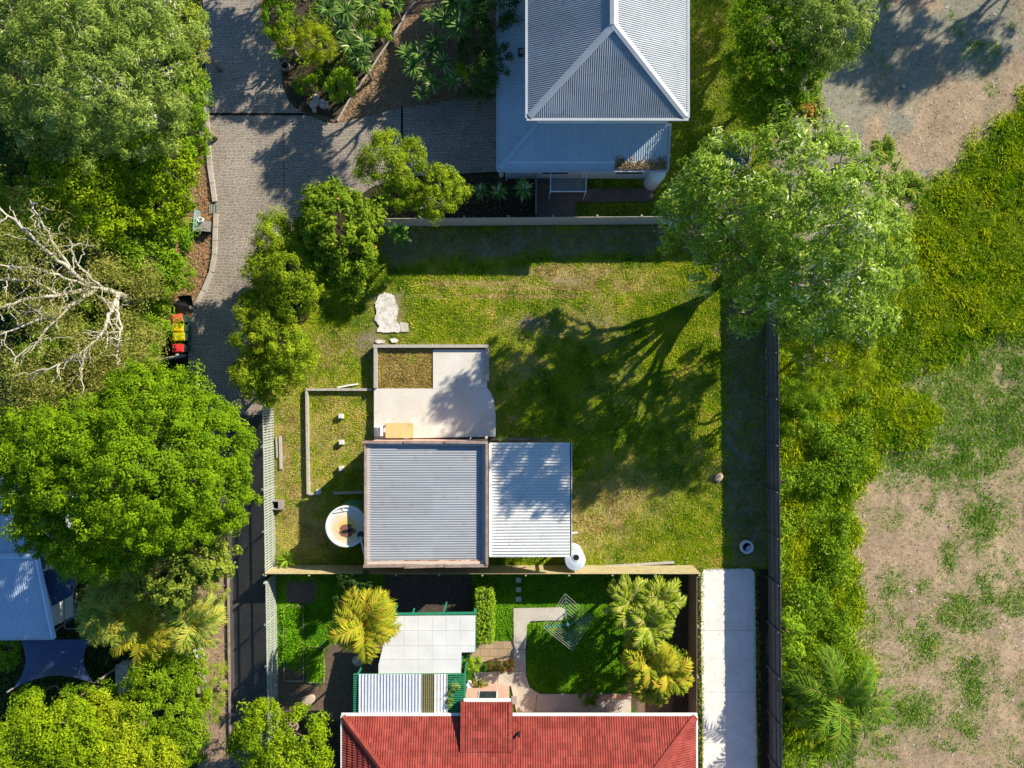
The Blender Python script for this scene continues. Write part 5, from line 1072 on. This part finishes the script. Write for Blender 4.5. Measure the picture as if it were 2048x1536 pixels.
T_('leafy_tree', 'bushy bright green tree at the bottom edge beside the red roof', 'tree', 'lime', [(540, 1470, 4, 65), (600, 1460, 4, 55), (500, 1500, 3.6, 45), (570, 1530, 4, 70), (620, 1510, 3.6, 45), (520, 1430, 3, 30)], 64, cr=.36, nl=65, ls=.14, dens=2.5)
# --- garden at the top
T_('clipped_shrub', 'tall clipped green hedge shrub at the driveway mouth', 'shrub', 'mid', [(550, 15, 2.6, 30), (555, 45, 2.6, 32), (570, 0, 2.6, 28)], 70, cr=.26, nl=70, ls=.10, dens=3.2)
T_('clipped_shrub', 'yellow green shrub directly below the tall clipped hedge', 'shrub', 'yellowgreen', [(568, 70, 2.4, 26), (575, 92, 2.2, 20), (560, 60, 2.2, 18)], 71, cr=.25, nl=70, ls=.10, dens=3.2)
T_('clipped_shrub', 'round feathery golden shrub in the top garden', 'shrub', 'yellowgreen', [(632, 85, 2.3, 36), (622, 75, 2.2, 26), (645, 98, 2.1, 28)], 72, cr=.3, nl=90, ls=.14, asp=.15, dens=3)
T_('clipped_shrub', 'lime clipped shrub beside the diagonal edging near the yuccas', 'shrub', 'hedge', [(760, 45, 1.8, 22), (740, 55, 1.8, 20), (768, 60, 1.6, 18), (728, 62, 1.5, 14)], 73, cr=.24, nl=60, ls=.11, dens=4.5)
T_('clipped_shrub', 'lime ball shrub above the garden rocks', 'shrub', 'hedge', [(682, 165, 1.6, 28), (672, 180, 1.5, 22), (690, 158, 1.5, 22)], 74, cr=.24, nl=60, ls=.11, dens=4.5)
T_('garden_shrub', 'small dark shrub behind the garden rocks', 'shrub', 'mid', [(615, 165, 1.0, 22), (632, 160, 1.0, 18), (600, 178, .7, 14)], 75, cr=.22, nl=50, ls=.1)
YG = 'yuccas in the top garden'
YL = [(655, 15, 2.3, 26, 'in the left cluster at the top edge, nearest the golden shrub'), (690, 22, 2.6, 28, 'in the left cluster at the top edge, above the lime shrub'), (730, 8, 2.4, 26, 'at the top edge right of the left cluster'), (685, 55, 2.2, 26, 'in the left cluster between golden and lime shrubs'),
      (700, 90, 2.2, 28, 'in the left cluster below the lime shrub'), (728, 82, 2.2, 26, 'in the left cluster closest to the diagonal edging'), (715, 112, 2.0, 25, 'in the left cluster, lowest but one'), (728, 130, 1.8, 18, 'small one at the bottom of the left cluster'), (745, 18, 2.2, 20, 'small one just right of the left cluster top'),
      (812, 105, 1.8, 22, 'leftmost of the right cluster over the bark'), (836, 104, 2.0, 25, 'second from left in the right cluster over the bark'), (826, 133, 1.9, 24, 'below the two leftmost of the right cluster'), (884, 124, 2.0, 24, 'in the centre of the right cluster with a flower spike'),
      (908, 158, 1.8, 24, 'bright one nearest the driveway in the right cluster'), (865, 165, 1.8, 22, 'in the lower right cluster above the driveway'), (842, 186, 1.5, 18, 'lowest of the right cluster beside the bark shadow'), (872, 85, 2.0, 24, 'shaded one in the middle of the right cluster'),
      (919, 50, 2.8, 34, 'largest, tall one in the right cluster'), (888, 35, 2.4, 28, 'left of the largest yucca'), (930, 20, 2.4, 26, 'above the largest yucca'), (905, 5, 2.4, 28, 'at the top edge above the right cluster'), (960, 5, 2.4, 26, 'at the top edge nearest the lower grey roof'), (862, 32, 2.0, 22, 'dark one at the upper left of the right cluster'), (790, 8, 1.8, 20, 'alone at the top edge by the slatted fence shade'), (864, 100, 1.8, 20, 'shaded one tucked left of the flower spike yucca'), (850, 150, 1.6, 20, 'deep shaded one in the lower right cluster')]
for i, (a, c, z, R_, w) in enumerate(YL): yucca('spiky green yucca '+w, a, c, z, R_, 200+i, group=YG, n=64, dead=i in (10, 12, 17, 18, 15), wd=.085)
YH = 'yuccas in front of the white house wall'
yucca('bright yucca in the shaded bed, leftmost of three below the lower grey roof', 961, 381, 1.7, 19, 240, group=YH, n=40); yucca('bright yucca in the shaded bed, middle of three below the lower grey roof', 998, 382, 1.7, 20, 241, group=YH, n=40); yucca('bright yucca in the shaded bed beside the thin grey screen', 1047, 377, 2.0, 24, 242, group=YH, n=48)
yucca('pale agave leaning over the driveway edge from a dark pot', 556, 106, .9, 20, 243, name='agave', cat='agave', n=26, dead=False)
yucca('banana plant with broad green leaves poking over the diagonal corner of the lot', 798, 466, 1.8, 30, 244, 'banana', 10, 'banana_plant', 'banana plant', wd=.28, droop=1.3, dead=False)
yucca('strappy green plant at the corner of the grey green and pine fences', 573, 1120, .6, 27, 245, 'palm', 40, 'strappy_plant', 'plant', wd=.07, droop=1.2, dead=False)
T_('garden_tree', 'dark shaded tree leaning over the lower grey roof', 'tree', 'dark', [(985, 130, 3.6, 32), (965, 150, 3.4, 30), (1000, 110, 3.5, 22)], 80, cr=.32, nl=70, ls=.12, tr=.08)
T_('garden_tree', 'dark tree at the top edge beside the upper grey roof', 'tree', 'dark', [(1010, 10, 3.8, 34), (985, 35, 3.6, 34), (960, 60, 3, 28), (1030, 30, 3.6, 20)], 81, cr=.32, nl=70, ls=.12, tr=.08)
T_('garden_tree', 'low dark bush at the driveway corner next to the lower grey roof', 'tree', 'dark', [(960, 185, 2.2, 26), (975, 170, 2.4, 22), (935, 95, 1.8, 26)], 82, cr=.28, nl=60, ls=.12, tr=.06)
T_('garden_shrub', 'small yellow leaved shrub between the yuccas and the dark trees', 'shrub', 'yellowgreen', [(930, 148, 1.8, 14), (952, 140, 1.9, 10), (918, 138, 1.7, 8)], 83, cr=.2, nl=30, ls=.15, asp=.6)
# --- trees by the turning area
T_('feathery_tree', 'airy light green tree standing over the turning area edge, left of a pair', 'tree', 'bottle', [(775, 315, 4.2, 52), (740, 335, 4, 38), (810, 345, 4.2, 42), (795, 385, 3.6, 40), (770, 290, 4.2, 30), (825, 300, 4, 26)], 90, dens=2.6, cr=.32, nl=90, ls=.14, asp=.28, tr=.09, nlimb=2, bark='greybark')
T_('feathery_tree', 'airy light green tree right of the pair above the lot corner', 'tree', 'bottle', [(880, 370, 4, 42), (870, 405, 3.8, 38), (900, 385, 3.6, 34), (850, 395, 3.6, 34)], 91, dens=2.8, cr=.32, nl=90, ls=.14, asp=.28, tr=.09, nlimb=1, bark='greybark')
T_('glossy_tree', 'dense round glossy dark green tree with orange flower specks at the lot corner', 'tree', 'glossy', [(680, 450, 4.6, 75), (660, 420, 4, 55), (700, 510, 4, 58), (720, 450, 4, 45), (640, 470, 3.8, 48), (690, 560, 3.2, 42), (665, 510, 4, 50), (740, 420, 3, 25)], 92, dens=3.2, cr=.34, nl=60, ls=.2, asp=.5, tr=.14, hz=.75)
T_('feathery_tree', 'soft yellow green tree between the driveway and the glossy tree', 'tree', 'bottle', [(580, 540, 4.2, 55), (610, 570, 4, 45), (545, 470, 3.6, 42), (530, 540, 3.6, 42), (590, 600, 3.8, 40), (570, 490, 4, 35)], 93, dens=3.2, cr=.36, nl=110, ls=.15, asp=.25, tr=.12)
T_('feathery_tree', 'soft green tree overhanging the driveway at the sharp lot corner', 'tree', 'bottle', [(570, 690, 3.4, 50), (535, 650, 3.4, 45), (510, 620, 3.2, 38), (590, 730, 2.8, 38), (545, 740, 2.8, 45), (495, 680, 3, 34)], 94, dens=3.2, cr=.36, nl=110, ls=.15, asp=.25, tr=.12)
T_('feathery_tree', 'small leafy tree hanging over the shaded driveway above the gapped fence', 'tree', 'bottle', [(490, 750, 2.8, 32), (545, 785, 2.4, 30), (505, 775, 2.4, 26)], 95, dens=3, cr=.32, nl=90, ls=.15, asp=.3, tr=.08)
# --- right side boundary
T_('boundary_tree', 'dense dark leafy tree along the top of the lawn right of the grey roof', 'tree', 'mid', [(1520, 60, 5, 65), (1500, 130, 4.5, 55), (1560, 110, 5.5, 65), (1510, 200, 4, 50), (1560, 190, 4.5, 45), (1530, 240, 3.6, 35), (1540, 0, 5, 60), (1600, 40, 3.5, 60), (1610, 120, 3.2, 55), (1590, 190, 3, 50), (1600, -60, 4, 60), (1500, -60, 4.5, 60), (1560, -130, 5, 60), (1664, -212, 4.8, 80), (1600, -150, 4.2, 70), (1560, -220, 4.2, 60), (1720, -290, 5, 80), (1500, -170, 3.5, 60)], 100, dens=2.6, cr=.38, nl=60, ls=.17, asp=.4, tr=.16, bark='greybark')
T_('boundary_tree', 'sparse grey green gum leaning over the gravel at the upper right', 'tree', 'acacia', [(1640, 40, 6.5, 60), (1690, 60, 6.5, 55), (1610, 100, 5.5, 50), (1700, 20, 6, 45), (1660, 110, 5.2, 40), (1620, -10, 6, 60)], 101, dens=2.0, cr=.38, nl=70, ls=.18, asp=.25, tr=.15, bark='palebark', nlimb=5)
T_('flame_shrub', 'orange flowering shrub wedged above the big spreading tree', 'shrub', 'orangefl', [(1600, 245, 4.2, 36), (1625, 228, 4, 24), (1575, 262, 4, 25)], 102, dens=2, cr=.3, nl=50, ls=.18, tr=.08)
T_('big_spreading_tree', 'huge spreading tree with glossy light green leaves over the corner of the lot', 'tree', 'bigtree', [(1374, 400, 7.3, 48), (1424, 345, 8.5, 52), (1494, 330, 8.5, 70), (1584, 320, 9, 85), (1662, 340, 9, 75), (1727, 400, 9, 80), (1757, 480, 9, 70), (1672, 450, 11, 100), (1584, 430, 9.6, 110), (1484, 430, 8.5, 80), (1394, 470, 6.5, 58), (1434, 540, 6, 58), (1524, 550, 8, 80), (1614, 560, 9.5, 90), (1692, 560, 10, 85), (1494, 620, 5.5, 42), (1644, 620, 8, 60), (1339, 430, 7, 30), (1747, 560, 8, 55), (1444, 430, 6.2, 60), (1554, 500, 6, 75), (1644, 560, 6.5, 65), (1514, 400, 6, 65), (1634, 640, 6, 55), (1702, 630, 6.5, 55), (1584, 620, 5.5, 50), (1554, 570, 4.8, 45), (1584, 600, 3.5, 48), (1634, 560, 3.5, 48), (1604, 670, 3.5, 42), (1434, 500, 4.5, 45), (1782, 540, 6.5, 50), (1702, 650, 5.5, 55), (1762, 640, 5.5, 40), (1330, 470, 5.5, 34), (1450, 300, 7.5, 45), (1511, 447, 4.5, 52), (1470, 400, 5.5, 48), (1560, 430, 6, 52), (1421, 372, 4.8, 34), (1350, 405, 4.5, 30), (1475, 560, 4, 38), (1400, 440, 4.5, 36)], 103, dens=.95, cr=.46, nl=62, ls=.23, asp=.32, tr=.27, hz=.75, bark='greybark', base=(1490, 520), nlimb=4)
T_('golden_tree', 'yellowish low tree beside the dark fence below the big spreading tree', 'tree', 'yellowgreen', [(1680, 700, 4.8, 58), (1715, 735, 4.6, 45), (1640, 745, 4.4, 48), (1620, 690, 4.6, 45), (1660, 660, 4.8, 40), (1600, 770, 4, 35)], 104, dens=2.2, cr=.34, nl=80, ls=.12, asp=.25, tr=.1, bark='greybark')
T_('boundary_shrub', 'mid green shrub directly beside the dark fence level with the slab', 'shrub', 'mid', [(1600, 790, 1.6, 36), (1590, 840, 1.4, 30), (1640, 800, 1.2, 32)], 105, cr=.32, nl=60, ls=.14, asp=.3)
T_('boundary_shrub', 'small yellow green shrub touching the dark fence level with the carport', 'shrub', 'hedge', [(1572, 962, 1.2, 14), (1568, 975, 1.0, 10)], 106, cr=.2, nl=40, ls=.14)
T_('boundary_shrub', 'lime shrub by the fence above the cycad like palm', 'shrub', 'hedge', [(1580, 1260, 1.6, 24), (1590, 1300, 1.5, 24), (1575, 1230, 1.2, 18)], 107, cr=.3, nl=50, ls=.15)
T_('boundary_shrub', 'dark low shrub at the fence foot beneath the palm fronds', 'shrub', 'dark', [(1580, 1375, 1.2, 24), (1590, 1400, 1, 22)], 108, cr=.28, nl=50, ls=.14)
palm('large arching palm in the tall grass right of the dark fence', 1675, 1395, 2.4, 105, 110, 'palmdark', 15, ll=.62, nl=40, droop=1.7, el=(.15, 1.0), tr=.14, lw=.05)
palm('tiny palm at the right edge of the big spreading tree, upper of two', 1765, 302, 2.6, 26, 111, 'palm', 10, 'small palms beside the gravel paddock', ll=.3, nl=18)
palm('tiny palm at the right edge of the big spreading tree, lower of two', 1815, 375, 2.4, 34, 112, 'palm', 12, 'small palms beside the gravel paddock', ll=.35, nl=20)
# --- south yard
palm('golden green palm beside the off white patio cover', 730, 1245, 4.4, 68, 120, 'palmyel', 17, ll=.6, nl=34, droop=1.9, el=(.0, 1.2), tr=.13, lw=.06)
CG = 'clumping palms beside the side fence'
palm('tufted yellow green palm nearest the pine fence in the clump', 1262, 1205, 3.3, 50, 121, 'cane', 15, CG, ll=.42, nl=30, droop=1.7, lw=.06)
palm('tufted yellow green palm at the top right of the clump by the side fence', 1318, 1200, 3.2, 46, 122, 'cane', 14, CG, ll=.42, nl=28, droop=1.7, lw=.06)
palm('tufted palm in the middle of the clump by the side fence', 1295, 1245, 3.4, 50, 123, 'cane', 15, CG, ll=.45, nl=30, droop=1.8, lw=.06)
palm('broad leaved gold tinted palm in the lower clump nearest the hoist lawn', 1295, 1320, 3.2, 52, 124, 'palmyel', 15, CG, ll=.5, nl=26, droop=1.9, lw=.09)
palm('broad leaved gold tinted palm in the lower clump nearest the side fence', 1335, 1345, 3.2, 46, 125, 'palmyel', 14, CG, ll=.5, nl=26, droop=1.9, lw=.09)
palm('broad leaved palm at the foot of the lower clump above the red roof', 1300, 1370, 2.6, 40, 126, 'palmyel', 12, CG, ll=.45, nl=24, droop=1.9, lw=.09)
T_('palm_undergrowth', 'dense lower foliage at the foot of the clumping palms', 'shrub', 'cane', [(1262, 1200, 1.8, 36), (1300, 1205, 1.8, 38), (1285, 1250, 1.8, 38), (1290, 1300, 1.7, 36), (1310, 1345, 1.7, 36), (1335, 1320, 1.6, 30)], 129, cr=.35, nl=60, ls=.2, asp=.2)
hedge('box_hedge', 'clipped bright green box hedge right of the patio cover', 'hedge', (951, 1180, 987, 1290), 1.5, 130, ls=.12, dens=70)
T_('garden_shrub', 'bright fern like shrub between the patio cover and the concrete path', 'shrub', 'hedge', [(945, 1335, .9, 18), (958, 1332, .8, 14), (935, 1325, .8, 12)], 131, cr=.2, nl=60, ls=.16, asp=.25)
T_('garden_shrub', 'low red brown foliage plant beside the concrete path', 'shrub', 'redplant', [(1000, 1333, .5, 14), (1018, 1334, .5, 13), (985, 1332, .4, 10)], 132, cr=.16, nl=60, ls=.11, asp=.25, dens=5)
T_('garden_shrub', 'small yellow plant at the brick wing corner by the grey pot', 'shrub', 'orangefl', [(955, 1366, .5, 9), (966, 1370, .4, 8)], 133, cr=.15, nl=40, ls=.13, asp=.3, dens=5)
T_('garden_shrub', 'small dark green bush over the path above the red roof', 'shrub', 'mid', [(1177, 1392, 1.2, 17), (1168, 1385, 1.1, 12), (1183, 1402, 1, 12)], 134, cr=.2, nl=60, ls=.1, dens=4)
T_('vine', 'dusty green vine draped over the pergola slats', 'vine', 'acacia', [(908, 1378, 2.75, 9), (904, 1392, 2.72, 9), (898, 1405, 2.7, 6)], 135, cr=.14, nl=40, ls=.09, dens=4, tr=.02, hz=.3)
T_('garden_shrub', 'dark shaded bush tucked between the pine fence and the golden palm', 'shrub', 'dark', [(700, 1175, 2.0, 26), (722, 1165, 1.9, 22), (690, 1195, 1.8, 18)], 136, cr=.25, nl=60, ls=.12)
def cover(name, label, m, pls, dens, seed, ls, hmax, cat, asp=.4, ex=(), up=.9, wn=None):
    r = rng(seed); C = []
    for pl in pls:
        a = np.array(pl); x0, y0 = a.min(0); x1, y1 = a.max(0); n = int((x1-x0)*(y1-y0)*dens); x = r.uniform(x0, x1, n); y = r.uniform(y0, y1, n); k = inside(x, y, pl, .3, .15) > r.random(n)
        for e in ex: k &= sdist(x, y, e) > 0
        if wn is not None: k &= fbm(x, y, wn) > .5
        x, y = x[k], y[k]; C.append(np.stack([x, y, hmax*fbm(x, y, 1.3)*r.random(len(x))**.5+.01], 1))
    C = np.concatenate(C); V, F = leaf_quads(C, unit(r.normal(size=C.shape)*.6+np.array((0, 0, up))), ls*r.uniform(.5, 1.4, len(C)), asp, r); t = r.random(len(C))
    return tag(npmesh(name, m, V, F, tint=t), label, cat, kind='stuff')
BANK = [poly((-60, -60), (400, -60), (410, 300), (385, 330), (345, 480), (340, 640), (350, 720), (420, 900), (450, 1110), (395, 1170), (395, 1600), (-60, 1600))]
cover('ground_cover', 'low green ground cover spread beneath the trees on the left bank', 'dark', BANK, 120, 300, .18, .5, 'ground cover', ex=[poly((-60, 940), (110, 940), (140, 1260), (-60, 1260))])
STRIP = poly((1553, 700), (1640, 720), (1740, 800), (1730, 900), (1700, 1000), (1680, 1100), (1690, 1240), (1720, 1330), (1690, 1440), (1610, 1540), (1556, 1560))
cover('vine_mass', 'uneven mass of green vines and weeds smothering the ground right of the dark fence', 'mid', [STRIP], 330, 310, .17, 1.5, 'vines', wn=1.3)
cover('creeper', 'bright creeper patches among the tall grass right of the dark fence', 'hedge', [STRIP], 330, 311, .13, 1.2, 'creeper', wn=.8)
cover('dark_weeds', 'dark green weed patches thickening the tall grass beside the paddock', 'mid', [PD_TALL], 300, 312, .14, .75, 'weeds', wn=1.0, asp=.2)
cover('paddock_litter', 'scraps of dry grass and pale chips over the paddock dirt', 'litter', [PADDOCK], 14, 313, .10, .05, 'litter', up=1.5)
cover('edge_grass', 'grass creeping over the edges of the white concrete driveway', 'lawn', [poly((1397, 1136), (1405, 1136), (1408, 1600), (1399, 1600)), poly((1507, 1138), (1514, 1138), (1521, 1600), (1512, 1600)), poly((1400, 1133), (1512, 1133), (1512, 1139), (1400, 1140))], 500, 314, .12, .09, 'grass', asp=.2)
cover('slab_weeds', 'little weeds growing in the joint between slab and shed', 'hedge', [poly((850, 868), (866, 868), (866, 880), (850, 880)), poly((965, 868), (978, 868), (978, 880), (965, 880)), poly((990, 872), (1015, 872), (1015, 882), (990, 882))], 600, 315, .12, .5, 'weeds', asp=.25)
cover('bark_mulch', 'brown leaf litter over the sloping bark bed in the top garden', 'litter', [poly((840, 10), (1050, 10), (1050, 190), (862, 207), (755, 227), (680, 243), (735, 150))], 320, 301, .09, .05, 'mulch', up=1.5)
cover('leaf_mulch', 'orange brown mulch beside the kerb and the teal frame', 'litter', [poly((390, 330), (420, 320), (434, 480), (424, 545), (388, 610), (350, 600), (360, 480))], 330, 302, .09, .04, 'mulch', up=1.5)
cover('fallen_leaves', 'scattered dry leaves across the vacant lot lawn', 'litter', [LOT], 1.2, 303, .12, .06, 'leaf litter', up=1.5, ex=HARD)
cover('garden_plants_low', 'low dark green plants filling the shaded left part of the top garden', 'mid', [poly((580, -20), (830, -20), (800, 20), (700, 170), (600, 200), (575, 150))], 170, 304, .15, .35, 'ground cover', wn=.9)
cover('bed_litter', 'dark leaf litter in the shaded bed below the turning area', 'litter', [poly((745, 375), (905, 350), (1065, 350), (1065, 446), (760, 452))], 60, 305, .09, .04, 'mulch')
cover('bank_litter', 'pale leaf litter on the bare soil strip by the striped driveway', 'litter', [poly((400, 1160), (455, 1150), (459, 1540), (400, 1540))], 70, 306, .08, .03, 'leaf litter', up=1.5)

# --- trees outside the frame whose shadows fall on the gravel
T_('gum_tree', 'gum tree outside the upper right corner casting branching shade on the gravel', 'tree', 'acacia', [(2640, -580, 9, 90), (2740, -640, 9.5, 80), (2560, -640, 8.5, 70), (2700, -520, 8, 70), (2600, -480, 8, 50)], 140, dens=.9, cr=.5, nl=60, ls=.25, asp=.4, tr=.2)
T_('gum_tree', 'second gum tree above the top right edge casting shade on the gravel', 'tree', 'acacia', [(2400, -500, 8, 70), (2470, -580, 8.5, 60), (2330, -560, 7.5, 60), (2360, -440, 7, 40)], 141, dens=.9, cr=.5, nl=60, ls=.25, asp=.4, tr=.2)
T_('street_tree', 'leafy tree beyond the top edge shading the dark driveway', 'tree', 'mid', [(650, -270, 5.5, 80), (720, -330, 6, 80), (590, -230, 4.5, 60), (560, -330, 5, 70), (780, -260, 5, 50)], 142, dens=1.3, cr=.5, nl=50, ls=.25, asp=.4, tr=.2)
T_('street_tree', 'taller tree beyond the top edge beside the grey roof shading the turning area', 'tree', 'mid', [(960, -70, 7, 60), (890, -100, 6.5, 60), (1000, -120, 7.5, 60), (930, -150, 7, 60)], 143, dens=1.3, cr=.5, nl=50, ls=.25, asp=.4, tr=.2)

for o in bpy.data.objects:
    if '_o' in o: del o['_o']
print('leaves', LEAFN[0], 'objects', len(bpy.data.objects), 'polys', sum(len(m.polygons) for m in bpy.data.meshes))
